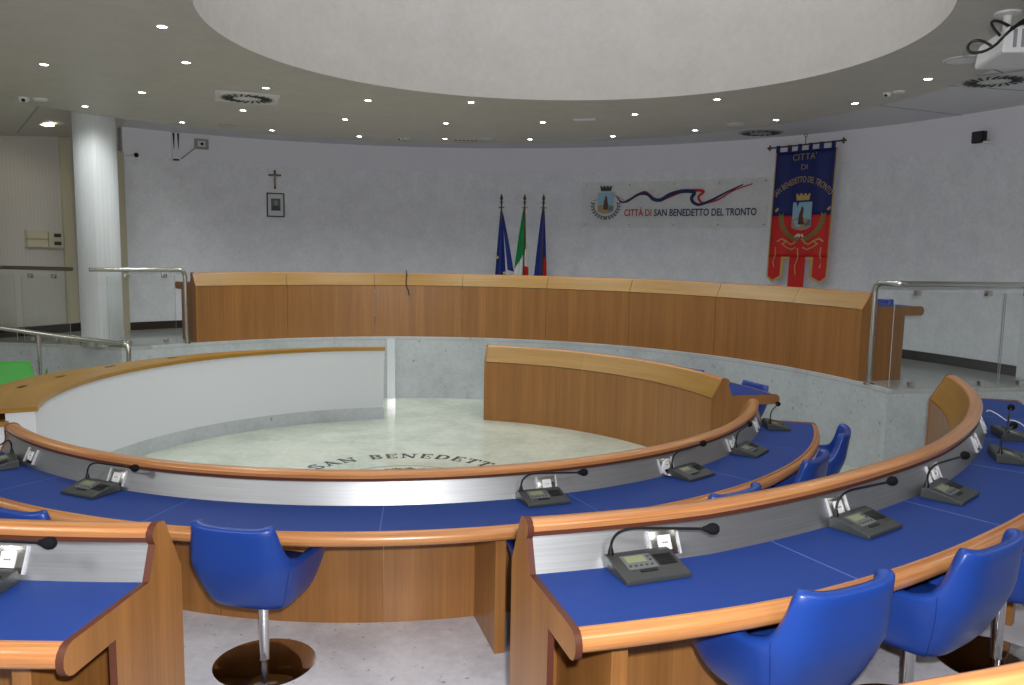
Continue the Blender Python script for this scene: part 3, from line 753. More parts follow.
# left: post beside the presidency desk, rail towards the column
lp = Vector((-4.19, 10.39, 0)); le = Vector((-5.03, 9.66, 0)); d = (le-lp).normalized()
path = rounded_path([(lp.x, lp.y, ZD), (lp.x, lp.y, 1.84), (le.x, le.y, 1.845)], .09)
l1 = railing('railing', 'steel handrail with glass panel between the column and the presidency desk', path, [], [(lp+d*.13, lp+d*.92, ZD+.03, 1.77)], (.16, .72), .026)
m = MB(); m.lathe([(0, 0), (.05, 0), (.05, .01), (.028, .014)], (lp.x, lp.y, ZD), 20); m.build('floor_flange', M['steel'], l1)
# far left: rail of the dais edge left of the column
a, b, c_ = Vector((-5.50, 10.16, 0)), Vector((-6.40, 10.26, 0)), Vector((-7.3, 10.40, 0))
railing('railing', 'brownish handrail with glass panels left of the column', [(a.x, a.y, 1.832), (b.x, b.y, 1.835), (c_.x, c_.y, 1.80)], [], [(a+Vector((-.06, 0, 0)), b+Vector((.2, -.01, 0)), ZD+.02, 1.74), (b+Vector((.1, .01, 0)), c_, ZD+.02, 1.74)], (.3, .8), .024, 'bronze')
# lower ramp rail in front of the dais wall
path = rounded_path([(-4.20, 8.82, 0.005), (-4.20, 8.82, 1.072), (-4.92, 8.82, 1.139), (-6.77, 8.82, 1.38)], .08)
railing('railing', 'lower ramp handrail behind the wooden counter, sloping to the left edge', path, [((-5.18, 8.82), 0.002, 1.165)], [], (), .026)

# ------------------------------------------------------------------ green chairs at the far left
def green_chair(x, y, rz, label):
    root = empty('green_chair', (x, y, 0), rz); root.scale = (.93, .93, .88); tag(root, label, 'chair', 'green chairs behind the counter')
    m = MB(); N = 10
    def sheet(P, th):
        a = [[m.v((sx*.215*w_, yy, zz)) for sx in (-1, -.6, 0, .6, 1)] for yy, zz, w_ in P]; b = [[m.v((sx*.215*w_, yy+th*.6, zz-th)) for sx in (-1, -.6, 0, .6, 1)] for yy, zz, w_ in P]
        for g in (a, b):
            for i in range(len(g)-1):
                for j in range(4): m.f([g[i][j], g[i][j+1], g[i+1][j+1], g[i+1][j]])
        for i in range(len(a)-1):
            for j in (0, 4): m.f([a[i][j], a[i+1][j], b[i+1][j], b[i][j]])
        for i in (0, len(a)-1):
            for j in range(4): m.f([a[i][j], a[i][j+1], b[i][j+1], b[i][j]])
    sheet([(.22, .44, 1), (.10, .46, 1.02), (-.14, .445, 1), (-.19, .45, .98)], .018); m.build('seat', M['lime'], root)
    m = MB(); sheet([(-.215, .62, 1.12), (-.235, .76, 1.06), (-.27, .92, .94), (-.29, 1.02, .84), (-.293, 1.035, .72)], .016); m.build('backrest', M['lime'], root)
    for s in (-1, 1):
        m = MB(); m.tube(rounded_path([(s*.235, .20, 0), (s*.225, .17, .43), (s*.225, -.19, .44), (s*.215, -.29, .98)], .05), .012, 10); m.build('side_frame', M['chrome'], root)
        m = MB(); m.tube([(s*.225, -.16, .43), (s*.235, -.30, 0)], .012, 10); m.build('leg', M['chrome'], root)
        m = MB(); m.tube(rounded_path([(s*.228, -.24, .66), (s*.25, -.05, .69), (s*.25, .14, .68), (s*.235, .17, .43)], .05), .012, 10); m.build('armrest', M['chrome'], root)
    return root
green_chair(-5.13, 8.24, R(-148), 'bright green chair at the left edge behind the wooden counter')
green_chair(-4.86, 7.86, R(120), 'second green chair of which only the rim shows above the counter')

# ------------------------------------------------------------------ ceiling fittings
def spot(x, y, label, grp, z=ZC, warm=False):
    root = empty('ceiling_spotlight' if not warm else 'ceiling_downlight', (x, y, z)); tag(root, label, 'ceiling light', grp)
    r = .035 if not warm else .115
    m = MB(); m.lathe([(r*.86, -.002), (r*.9, -.007), (r*1.18, -.006), (r*1.24, -.0005), (r*.86, -.0005)], n=24); m.build('trim_ring', M['pwhite'], root)
    m = MB(); m.lathe([(0, -.003), (r*.86, -.003), (r*.86, -.0015), (0, -.0015)], n=24); m.build('lamp', M['warm' if warm else 'lamp'], root)
    return root
IN, MI, OU = 'spotlights of the row nearest the drum', 'spotlights of the middle row', 'spotlights of the outer row'
nth = ['first', 'second', 'third', 'fourth', 'fifth', 'sixth', 'seventh', 'eighth', 'ninth', 'tenth']
SP = []
for i, (x, y) in enumerate([(-2.379, 5.642), (-2.654, 6.728), (-2.321, 7.749), (-1.476, 8.314), (-.450, 8.327)]): SP.append((x, y, 'round recessed spotlight beside the drum edge, %s from the left' % nth[i], IN))
for i, (x, y) in enumerate([(-3.889, 6.895), (-3.625, 8.087), (-2.969, 9.062), (-1.966, 9.578), (-.818, 9.752), (.312, 9.549), (1.269, 8.883), (1.908, 7.939)]): SP.append((x, y, 'round recessed spotlight of the middle row, %s from the left' % nth[i], MI))
for i, (x, y) in enumerate([(-4.642, 8.975), (-4.027, 10.035), (-3.108, 10.601), (-2.080, 11.036), (-.946, 11.140), (.193, 11.043), (1.245, 10.616), (2.150, 9.971), (2.838, 9.088), (3.256, 8.024), (3.373, 6.871), (3.192, 5.689)]):
    SP.append((x, y, 'round recessed spotlight right above the white column' if i == 0 else 'round recessed spotlight behind the projector cables' if i == 11 else 'round recessed spotlight of the outer row near the soffit edge, %s from the left' % (nth[i] if i < 10 else 'last'), OU))
for i, s in enumerate(SP): spot(*s)
spot(-5.97, 10.55, 'larger warm round downlight in the left ceiling by the column', None, left_z(-5.97, 10.55)-.004, True)

def swirl_vent(x, y, z, rz, size, label):
    root = empty('ceiling_vent', (x, y, z), rz); tag(root, label, 'ceiling vent', 'air vents')
    s = size/2; m = MB(); m.box(-s, -s, -.012, s, s, -.0005, .003); m.build('plate', M['pwhite'], root)
    m = MB(); m.lathe([(s*.34, -.0165), (s*.34, -.013), (s*.88, -.013), (s*.88, -.0165)], n=32); m.build('ring', plain('vent_ring', (.5, .5, .48), .5), root)
    for k in range(20):
        a = 2*pi*k/20; m = MB(); m.T = Matrix.Rotation(a, 4, 'Z') @ Matrix.Translation((s*.63, 0, 0)) @ Matrix.Rotation(R(20), 4, 'Z'); m.box(-s*.18, -s*.03, -.020, s*.18, s*.03, -.0125); m.build('slot', M['grille'], root, smooth=0)
swirl_vent(-2.67, 8.28, ZC, R(20), .60, 'square swirl air vent in the beige soffit at the left')
swirl_vent(4.40, 7.72, ZT, R(45), .62, 'square swirl air vent in the white ceiling below the projector')
m = MB(); vr = empty('ceiling_vent', (3.33, 11.30, ZT)); tag(vr, 'round swirl air vent in the white ceiling left of the banner', 'ceiling vent', 'air vents')
m = MB(); m.lathe([(0, -.012), (.26, -.012), (.29, -.006), (.29, -.0005), (0, -.0005)], n=40); m.build('plate', plain('vent_plate', (.30, .30, .30), .5), vr)
for k in range(16):
    a = 2*pi*k/16; m = MB(); m.T = Matrix.Rotation(a, 4, 'Z') @ Matrix.Translation((.2, 0, 0)) @ Matrix.Rotation(R(25), 4, 'Z'); m.box(-.055, -.015, -.018, .055, .015, -.012); m.build('slot', M['grille'], vr, smooth=0)
def disc_fit(name, x, y, z, r, label, cat, mat='pwhite'):
    root = empty(name, (x, y, z)); tag(root, label, cat)
    m = MB(); m.lathe([(0, -.012), (r*.85, -.012), (r, -.006), (r, -.0005), (0, -.0005)], n=36); m.build('cover', M[mat], root)
    m = MB(); m.lathe([(r*.90, -.0125), (r*.94, -.0125), (r*.94, -.010), (r*.90, -.010)], n=36); m.build('bezel', M['joint'], root)
disc_fit('ceiling_speaker', -.378, 11.05, ZC, .105, 'white round ceiling speaker behind the middle spotlights', 'ceiling speaker')
disc_fit('ceiling_speaker', 2.50, 9.45, ZC, .115, 'white round ceiling speaker left of the banner top', 'ceiling speaker')
disc_fit('ceiling_speaker', 3.30, 6.20, ZC, .14, 'white round ceiling speaker beside the projector', 'ceiling speaker')
disc_fit('ceiling_speaker', -3.55, 10.25, ZC, .11, 'faint beige round ceiling speaker at the left above the crucifix', 'ceiling speaker', 'soffit')
m = MB(); ap = empty('access_panel', (.77, 9.28, ZC), R(-14)); tag(ap, 'small white rectangular panel set in the soffit', 'ceiling panel')
m.box(-.13, -.06, -.010, .13, .06, -.0005, .004); m.build('plate', M['pwhite'], ap)
m = MB(); m.box(-.118, -.05, -.012, .118, .05, -.0095, .002); m.build('diffuser', M['white'], ap)
def detector(x, y, rz, label, s=1.):
    root = empty('ceiling_detector', (x, y, ZC), rz); tag(root, label, 'detector', 'ceiling detectors')
    m = MB(); m.lathe([(0, -.05*s), (.035*s, -.045*s), (.05*s, -.02*s), (.055*s, -.0005), (0, -.0005)], (-.07*s, 0, 0), 20); m.build('dome', M['pwhite'], root)
    m = MB(); m.lathe([(0, -.026*s), (.06*s, -.022*s), (.075*s, -.0005), (0, -.0005)], (.08*s, 0, 0), 20); m.build('cap', M['pwhite'], root)
    m = MB(); m.ball((-.07*s, -.03*s, -.03*s), .022*s, 10); m.build('lens', M['black'], root)
detector(3.36, 7.46, R(-55), 'pair of white detector caps on the soffit near the right spotlights', .72)
detector(-4.95, 8.52, R(25), 'pair of detector caps on the soffit near the left edge')
detector(-1.52, 11.16, R(0), 'small pair of detector caps on the far soffit edge', .6)
lv = empty('slot_diffuser', (-.66, 11.25, ZC)); tag(lv, 'row of small dark slots in the far soffit', 'ceiling vent')
m = MB(); m.box(-.19, -.05, -.006, .19, .05, -.0005); m.build('frame', M['soffit'], lv, smooth=0)
for k in range(6): m = MB(); m.box(-.165+.055*k, -.035, -.009, -.135+.055*k, .035, -.0055); m.build('slot', M['grille'], lv, smooth=0)

# projector hanging at the right
pj = empty('projector', (2.80, 4.46, ZC), R(-11.8)); tag(pj, 'white ceiling projector with grille and black cables cut off at the right edge', 'projector')
m = MB(); m.lathe([(0, -.0005), (.075, -.0005), (.075, -.012), (.03, -.02), (0, -.02)], (-.01, .56, 0), 20); m.lathe([(.024, -.015), (.024, -.19)], (-.01, .56, 0), 16)
m.box(-.06, .1, -.215, .40, .62, -.19, .004); m.build('ceiling_mount', M['pwhite'], pj)
m = MB(); P = [(-.205, -.352), (-.21, -.335), (-.195, -.225), (-.18, -.212), (.62, -.212), (.62, -.352)]
a = [m.v((x, .0, z)) for x, z in P]; b = [m.v((x, .43, z)) for x, z in P]; m.f(a); m.f(b[::-1])
for i in range(len(P)): j = (i+1) % len(P); m.f([a[i], b[i], b[j], a[j]])
m.build('body', M['pwhite'], pj, smooth=0, bevel=.012)
m = MB()
for k in range(18): m.box(-.16+.04*k, -.008, -.325, -.144+.04*k, .001, -.232)
m.build('grille', plain('projector_grille', (.22, .22, .23), .5), pj, smooth=0)
for k, pts in enumerate([bez((.2, .1, -.17), (.0, .0, -.12), (-.16, -.05, -.20), (-.22, -.02, -.28), 14)+bez((-.22, -.02, -.28), (-.26, .05, -.36), (-.36, .15, -.33), (-.33, .16, -.27), 10)[1:]+bez((-.33, .16, -.27), (-.30, .16, -.22), (-.24, .12, -.27), (-.215, .12, -.30), 10)[1:],
                         bez((.36, .02, -.18), (.1, -.06, -.08), (-.10, -.04, -.14), (-.20, -.01, -.26), 16), bez((.06, .5, -.16), (-.10, .3, -.10), (-.30, .16, -.10), (-.21, .05, -.25), 14), bez((.40, .05, -.19), (.2, -.03, -.12), (.0, -.04, -.15), (-.18, -.01, -.23), 14)]):
    m = MB(); m.tube(pts, .008, 8); m.build('cable', M['black'], pj)

# ------------------------------------------------------------------ things on the back wall
def on_wall(ac, zc, r=RW): return lambda s, t, d: Vector((CW.x+(r-d)*cos(R(ac)-s/r), CW.y+(r-d)*sin(R(ac)-s/r), zc+t))
# crucifix
f = on_wall(114.55, 3.19); cr = empty('crucifix', f(0, 0, 0)); tag(cr, 'small dark wooden crucifix on the wall above the framed portrait', 'crucifix')
def sub(o): # bring a world-built child under an empty that has a location
    o.matrix_parent_inverse = o.parent.matrix_world.inverted() if False else Matrix.Translation(-o.parent.location); return o
def rect(s0, t0, s1, t1): return [(s0, t0), (s1, t0), (s1, t1), (s0, t1)]
m = MB(); m.plate(rect(-.014, -.145, .014, .145), f, .001, .022); sub(m.build('upright', M['brown'], cr, smooth=0))
m = MB(); m.plate(rect(-.095, .055, .095, .083), f, .001, .024); sub(m.build('crossbar', M['brown'], cr, smooth=0))
m = MB(); m.tube([f(0, .055, .034), f(.004, .0, .038), f(.0, -.05, .034), f(.0, -.10, .03)], lambda k: (.014, .013, .009, .006)[k], 8)
m.tube([f(-.08, .075, .03), f(-.03, .06, .034), f(0, .05, .034), f(.03, .06, .034), f(.08, .075, .03)], .006, 6); m.ball(f(.006, .078, .036), .014, 10); sub(m.build('figure', M['skin'], cr))
# framed portrait
f = on_wall(114.5, 2.795); fr = empty('framed_portrait', f(0, 0, 0)); tag(fr, 'black framed portrait photograph on the wall below the crucifix', 'picture')
W_, H_ = .137, .188; m = MB(); b_ = .018
for q in (rect(-W_, -H_, W_, -H_+b_), rect(-W_, H_-b_, W_, H_), rect(-W_, -H_+b_, -W_+b_, H_-b_), rect(W_-b_, -H_+b_, W_, H_-b_)): m.plate(q, f, .001, .022)
sub(m.build('frame', M['ink'], fr, smooth=0))
m = MB(); m.plate(rect(-W_+b_, -H_+b_, W_-b_, H_-b_), f, .001, .010); sub(m.build('mount_board', M['paper'], fr, smooth=0))
m = MB(); m.plate(rect(-.07, -.09, .075, .10), f, .010, .0115); sub(m.build('photograph', M['photo1'], fr, smooth=0))
m = MB(); m.plate([(-.062, -.088), (-.05, -.03), (-.02, -.01), (.03, -.01), (.06, -.03), (.068, -.088)], f, .0115, .0125); sub(m.build('suit', M['photo3'], fr, smooth=0))
m = MB(); m.plate([(.006+.032*cos(2*pi*k/16), .032+.044*sin(2*pi*k/16)) for k in range(16)], f, .0115, .0130); sub(m.build('face', M['photo2'], fr, smooth=0))

# acrylic town sign
f = on_wall(59.15, 2.89); sg = empty('town_sign', f(0, 0, 0)); tag(sg, 'clear acrylic sign with crest, red and blue wave and town name on the wall', 'sign')
SW, SH = 1.50, .36
m = MB(); n = 24
for k in range(n): 
    s0, s1 = -SW+2*SW*k/n, -SW+2*SW*(k+1)/n; m.plate(rect(s0, -SH, s1, SH), f, .035, .041) if False else None
va = [[m.v(f(-SW+2*SW*k/n, t, d)) for (t, d) in ((-SH, .035), (SH, .035), (SH, .041), (-SH, .041))] for k in range(n+1)]
for a, b in zip(va, va[1:]):
    for i in range(4): j = (i+1) % 4; m.f([a[i], b[i], b[j], a[j]])
m.f(va[0]); m.f(va[-1][::-1]); sub(m.build('acrylic_plate', M['acryl'], sg))
for s in (-1.44, -.72, 0, .72, 1.44):
    for t in (-.31, .31):
        m = MB(); p = f(s, t, .0); q = f(s, t, .048); m.tube([p, q], .013, 12); sub(m.build('standoff_bolt', M['chrome'], sg))
fs = lambda s, t, d: f(s, t, d+.042)
sub(font_mesh('CITT\u00c0 DI', .150, lambda x, y, d: fs(x-.80, y-.175, d), 0, .004, 'lettering', M['red'], sg, 'LEFT', .0022, 1, .445))
sub(font_mesh('SAN BENEDETTO DEL TRONTO', .150, lambda x, y, d: fs(x-.31, y-.175, d), 0, .004, 'lettering', M['navy'], sg, 'LEFT', .0022, 1, 1.63))
def ribbon(P, w, name, mat, d0):
    m = MB(); pts = []
    for i in range(len(P)-1):
        p0, p1, p2, p3 = P[max(i-1, 0)], P[i], P[i+1], P[min(i+2, len(P)-1)]
        for k in range(8):
            t = k/8; pts.append(tuple(.5*((2*p1[c])+(-p0[c]+p2[c])*t+(2*p0[c]-5*p1[c]+4*p2[c]-p3[c])*t*t+(-p0[c]+3*p1[c]-3*p2[c]+p3[c])*t**3) for c in (0, 1)))
    pts.append(P[-1]); L = len(pts)
    V = []
    for k, p in enumerate(pts):
        a, b = pts[max(k-1, 0)], pts[min(k+1, L-1)]; d = Vector((b[0]-a[0], b[1]-a[1])); d = d.normalized() if d.length else Vector((1, 0)); nn = Vector((-d.y, d.x))*w(k/(L-1))/2
        V.append([m.v(fs(p[0]+nn.x, p[1]+nn.y, d0)), m.v(fs(p[0]-nn.x, p[1]-nn.y, d0)), m.v(fs(p[0]-nn.x, p[1]-nn.y, d0+.002)), m.v(fs(p[0]+nn.x, p[1]+nn.y, d0+.002))])
    for a, b in zip(V, V[1:]):
        for i in range(4): j = (i+1) % 4; m.f([a[i], b[i], b[j], a[j]])
    m.f(V[0]); m.f(V[-1][::-1]); sub(m.build(name, mat, sg))
# wave traced on the plate: (s,t) metres from its centre
def sp(px, py): return ((px-518)/482*1.42, (183-py)/126*.33)
red = [sp(70, 160), sp(110, 145), sp(165, 120), sp(205, 132), sp(240, 152), sp(250, 168)]
ribbon(red, lambda t: .008, 'wave_ribbon', M['red'], .0)
ribbon([sp(200, 128), sp(225, 160), sp(262, 165), sp(310, 130), sp(360, 108), sp(400, 140), sp(440, 158), sp(490, 140), sp(560, 112), sp(630, 105), sp(680, 112), sp(655, 140), sp(662, 165), sp(690, 178), sp(760, 160), sp(840, 112), sp(940, 78)], lambda t: .016+.026*sin(pi*t), 'wave_ribbon', M['red'], .0005)
ribbon([sp(205, 135), sp(235, 168), sp(280, 150), sp(330, 120), sp(375, 122), sp(410, 152), sp(450, 155), sp(500, 125), sp(570, 108), sp(630, 115), sp(617, 148), sp(630, 175), sp(665, 186), sp(730, 160), sp(800, 122), sp(890, 80)], lambda t: .018+.042*sin(pi*t), 'wave_ribbon', M['navy'], .0028)
def crest(par, fn, k, d0, leaves=True, gold='ink'):
    """shield with tower and sea under a mural crown between two laurel sprays, k = half shield width"""
    mk = lambda P, d, nm, mat: sub_or(MB().plate([(x*k, y*k) for x, y in P], fn, d0+d, d0+d+.003).build(nm, M[mat], par, smooth=0))
    mk([(-1.0, -1.0), (-.6, -1.22), (0, -1.32), (.6, -1.22), (1.0, -1.0), (1.0, 1.25), (-1.0, 1.25)], .0, 'shield', 'skyb')
    mk([(-.96, -.95), (-.6, -1.18), (0, -1.27), (.6, -1.18), (.96, -.95), (.96, -.35), (.5, -.2), (0, -.32), (-.5, -.2), (-.96, -.3)], .003, 'shield_ground', 'sand')
    mk([(-.28, -.8), (.36, -.8), (.32, -.1), (.22, .1), (.2, .55), (.08, .82), (-.06, .82), (-.1, .5), (-.22, .2), (-.26, -.2)], .006, 'shield_tower', 'brown')
    mk([(.35, -1.0), (.92, -.85), (.92, -.4), (.5, -.3)], .0062, 'shield_wave', 'teal')
    mk([(-.62, 1.42), (.62, 1.42), (.74, 2.02), (.52, 2.02), (.48, 1.86), (.34, 1.86), (.30, 2.05), (.1, 2.05), (.08, 1.88), (-.08, 1.88), (-.1, 2.05), (-.30, 2.05), (-.34, 1.86), (-.48, 1.86), (-.52, 2.02), (-.74, 2.02)], .0, 'mural_crown', gold)
    if leaves:
        for s in (-1, 1):
            m = MB()
            for i in range(8):
                a = R(-92+i*13.5); cx, cy = s*1.62*cos(a)*1.0, -.30+1.75*sin(a)*.85
                for o_ in (-1, 1):
                    dv = Vector((s*(-sin(a))*1, cos(a)*.9)).normalized(); dv = Vector((dv.x*.75+o_*.5*s*cos(a), dv.y*.75+o_*.5*sin(a))).normalized(); nv = Vector((-dv.y, dv.x))
                    c = Vector((cx, cy)); P = [c, c+dv*.2+nv*.09, c+dv*.46, c+dv*.2-nv*.09]
                    m.plate([(p.x*k, p.y*k) for p in P], fn, d0, d0+.002)
            sub_or(m.build('laurel_spray', M[gold], par, smooth=0))
def sub_or(o): return sub(o)
crest(sg, lambda s, t, d: fs(s-1.105, t+.03, d), .132, .0)

# three flags on poles behind the presidency desk
def flag(x, y, label, kind):
    root = empty('flag_on_pole', (x, y, ZD)); tag(root, label, 'flag', 'flags behind the presidency desk')
    m = MB(); m.lathe([(0, 0), (.15, 0), (.15, .02), (.03, .05), (.018, .06), (0, .06)], n=24); m.build('base', M['brass'], root)
    m = MB(); m.tube([(0, 0, .05), (0, 0, 1.99)], .014, 10); m.build('pole', M['brass'], root)
    m = MB(); m.lathe([(0, 1.98), (.03, 1.985), (.018, 2.0), (.012, 2.02), (.026, 2.055), (.012, 2.10), (0, 2.135)], n=12); m.box(-.045, -.006, 1.905, .045, .006, 1.925); m.build('finial', M['brass'], root)
    return root
def drape(root, name, mat, xl, xr, ztop, zbl, zbr, yo=0., folds=4, amp=.05, xtop=.015, n=16, rows=22, mi=None):
    """cloth hung from the pole top, fanning out into folds between xl and xr"""
    m = MB(); g = []
    for r in range(rows+1):
        v = r/rows; row = []
        for c in range(n+1):
            u = c/n; zb = zbl+(zbr-zbl)*u; z = ztop+(zb-ztop)*v
            xt = -xtop+2*xtop*u; xb = xl+(xr-xl)*u; e = v**.85
            row.append(m.v((xt+(xb-xt)*e, yo+amp*e*sin(u*folds*pi+.6*v), z)))
        g.append(row)
    for a, b in zip(g, g[1:]):
        for c in range(n):
            f_ = m.f([a[c], a[c+1], b[c+1], b[c]])
            if mi: f_.material_index = mi(c/n, g.index(a)/rows)
    o = m.build(name, mat, root, smooth=60); s_ = o.modifiers.new('s', 'SOLIDIFY'); s_.thickness = .004
    return o
fl = flag(-.20, 12.80, 'blue flag with yellow stars, left of the three flags', 0)
drape(fl, 'cloth', [M['flagblue']], -.10, .10, 1.90, .62, .60, folds=3, xtop=.01)
drape(fl, 'ribbon_tail', [M['flagblue']], .11, .21, 1.88, .95, .92, .02, folds=1, amp=.02, xtop=.008, n=6)
m = MB()
for (x, z) in ((-.052, 1.14), (.045, .80), (.06, .90), (-.02, .72)):
    P = []
    for k in range(10): a = R(90+36*k); q = .035 if k % 2 == 0 else .014; P.append((x+q*cos(a), z+q*sin(a)))
    m.plate(P, lambda s, t, d: Vector((s, -.062-d, t)), 0, .003)
m.build('star', plain('star_yellow', (.62, .50, .06), .6), fl, smooth=0)
fl = flag(.16, 12.74, 'green, white and red national flag between two blue flags', 1)
drape(fl, 'cloth', [M['flaggreen'], M['flagwhite'], M['flagred']], -.17, .09, 1.92, .70, .62, folds=3, xtop=.012, n=44, rows=48, mi=lambda u, v: 0 if v < .76-.34*u and u < .88 else (2 if u > .60 and v > .70 else 1))
fl = flag(.45, 12.68, 'blue and red town flag, right of the three flags', 2)
drape(fl, 'cloth', [M['flagblue'], M['flagred']], -.14, .08, 1.92, .66, .60, folds=3, xtop=.012, n=44, rows=48, mi=lambda u, v: 1 if (u > .55 and v > .58) else 0)

# processional banner hung on the wall
bc = Vector((3.955, 11.276, 0)); ba = R(41.7); sdir = Vector((sin(ba), -cos(ba), 0)); nout = Vector((-cos(ba), -sin(ba), 0))
bn = empty('town_banner', (bc.x, bc.y, 2.7)); tag(bn, 'tall blue and red town banner with gold embroidery hanging from a rod', 'banner')
def bf(s, t, d): 
    lean = -.055*(3.6-t)/1.86                              # lower end hangs slightly to the left
    return bc+sdir*(s+lean)+nout*(d+.012*sin(s*9)+.008*sin(s*23+t))+Vector((0, 0, t+s*.01))
def strip(poly, d0, d1, name, mat):
    m = MB(); m.plate(poly, bf, d0, d1); return sub(m.build(name, mat, bn, smooth=0))
def sheet(s0, s1, t0, t1, d, name, mat, n=28, rows=12):
    m = MB(); g = [[m.v(bf(s0+(s1-s0)*c/n, t0+(t1-t0)*r/rows, d)) for c in range(n+1)] for r in range(rows+1)]
    for a, b in zip(g, g[1:]):
        for c in range(n): m.f([a[c], a[c+1], b[c+1], b[c]])
    o = sub(m.build(name, mat, bn, smooth=60)); s_ = o.modifiers.new('s', 'SOLIDIFY'); s_.thickness = .006; s_.offset = 0; return o
BW = .432
sheet(-BW, BW, 2.70, 3.575, .0, 'blue_field', M['bblue']); sheet(-BW, BW, 2.13, 2.70, .0, 'red_field', M['bred'])
tail = [[(-BW, 2.13), (-BW, 1.86), (-.355, 1.80), (-.245, 1.86), (-.245, 2.13)], [(-.125, 2.13), (-.125, 1.70), (0, 1.66), (.125, 1.70), (.125, 2.13)], [(.245, 2.13), (.245, 1.86), (.355, 1.80), (BW, 1.86), (BW, 2.13)]]
for P in tail: strip(P, -.003, .003, 'banner_tail', M['bred'])
for P in ([(-.245, 2.13), (-.125, 2.13), (-.125, 2.09), (-.205, 2.09), (-.205, 1.85), (-.245, 1.85)], [(.245, 2.13), (.125, 2.13), (.125, 2.09), (.205, 2.09), (.205, 1.85), (.245, 1.85)]): strip(P, -.003, .004, 'gold_fringe', M['gold'])
for s in (-1, 1):
    strip([(s*BW, 1.86), (s*(BW+.016), 1.86), (s*(BW+.016), 3.575), (s*BW, 3.575)], -.002, .005, 'gold_border', M['gold'])
    strip([(s*.245, 1.86), (s*.355, 1.80), (s*BW, 1.86), (s*(BW+.016), 1.84), (s*.355, 1.765), (s*.24, 1.83)], -.002, .005, 'gold_border', M['gold'])
rodp = lambda s, dz=0: bc+sdir*s+nout*.03+Vector((0, 0, 3.645+dz))
m = MB(); m.tube([rodp(-.50, -.01), rodp(.50, .01)], .011, 10); sub(m.build('rod', M['brass'], bn))
for s in (-1, 1):
    m = MB(); p = rodp(s*.535, s*.01); m.T = Matrix.Translation(p)
    for k in range(4):
        a = pi/2*k; q = Vector((0, 0, 0))+sdir*.025*cos(a)+Vector((0, 0, .025*sin(a))); m.ball(q, .016, 8)
    m.ball((0, 0, 0), .014, 8); sub(m.build('rod_finial', M['brass'], bn))
m = MB(); p = rodp(-.0, .0); m.tube([p, p+Vector((0, 0, .10))], .006, 8)
m.tube([p+Vector((0, 0, .10))+sdir*.022*cos(a)+Vector((0, 0, .022+.022*sin(a))) for a in [2*pi*k/14-pi/2 for k in range(15)]], .005, 6); sub(m.build('hanging_hook', M['brass'], bn))
for k in range(6):
    s = -.40+.16*k; strip([(s-.022, 3.565), (s+.022, 3.565), (s+.022, 3.66), (s-.022, 3.66)], .012, .045, 'hanging_tab', M['bblue'])
bff = lambda s, t, d: bf(s, t, d+.006)
sub(font_mesh("CITTA'", .125, lambda x, y, d: bff(x-.01, y+3.445, d), 0, .004, 'lettering', M['gold'], bn, 'CENTER', -.002))
sub(font_mesh('DI', .105, lambda x, y, d: bff(x, y+3.315, d), 0, .004, 'lettering', M['gold'], bn, 'CENTER', -.002))
def arc_text(x, y, d):
    r = .56; a = -x/r; cx, cy = 0, 2.545; rr__ = r+y-.02
    # flatter ellipse bending down to both sides
    return bff((rr__)*sin(-a)*.93, cy+.06+rr__*cos(a), d)
sub(font_mesh('SAN BENEDETTO DEL TRONTO', .118, arc_text, 0, .004, 'lettering', M['gold'], bn, 'CENTER', -.0005, 1, .98))
cf = lambda s, t, d: bff(s+.02, t+2.69, d)
crest(bn, cf, .148, .0, False, 'gold')
m = MB()
k_ = .165
for s in (-1, 1):
    for i in range(16):
        a = R(-88+i*5.6); cx, cy = s*.31*cos(a)+.02, 2.70+.33*sin(a)
        for o_ in (-1, 1):
            dv = Vector((-s*sin(a)+o_*.6*s*cos(a), cos(a)+o_*.6*sin(a))).normalized(); nv = Vector((-dv.y, dv.x)); c = Vector((cx, cy))
            m.plate([tuple(c), tuple(c+dv*.03+nv*.014), tuple(c+dv*.068), tuple(c+dv*.03-nv*.014)], bff, 0, .003)
sub(m.build('laurel_spray', plain('olive_gold', (.22, .19, .05), .6), bn, smooth=0))
def brib(P, w, name, mat):
    m = MB()
    for (a, b) in zip(P, P[1:]):
        d = (Vector(b)-Vector(a)).normalized(); n_ = Vector((-d.y, d.x))*w/2; a_, b_ = Vector(a), Vector(b)
        m.plate([tuple(a_+n_), tuple(a_-n_), tuple(b_-n_), tuple(b_+n_)], bff, 0, .003)
    sub(m.build(name, mat, bn, smooth=0))
for s in (-1, 1):
    brib([(.02+s*.02, 2.39), (.02+s*.08, 2.32), (.02+s*.14, 2.30), (.02+s*.20, 2.34), (.02+s*.28, 2.38), (.02+s*.34, 2.34)], .018, 'scroll', M['gold'])
    brib([(.02+s*.05, 2.26), (.02+s*.12, 2.23), (.02+s*.2, 2.26), (.02+s*.27, 2.31), (.02+s*.22, 2.33)], .014, 'scroll', M['gold'])
    brib([(s*.34, 2.26), (s*.33, 2.16), (s*.36, 2.06), (s*.34, 1.98)], .012, 'scroll', M['gold'])
brib([(0, 2.25), (.02, 2.12), (-.02, 2.0), (.0, 1.88)], .012, 'scroll', M['gold'])
for s in (-.06, .0, .06): brib([(s, 2.40), (s*.4+.02, 2.44)], .025, 'ribbon_knot', M['flagwhite'])
for s in (-.36, .40): brib([(s-.02, 2.76), (s+.02, 2.80)], .03, 'gold_sprig', M['gold'])

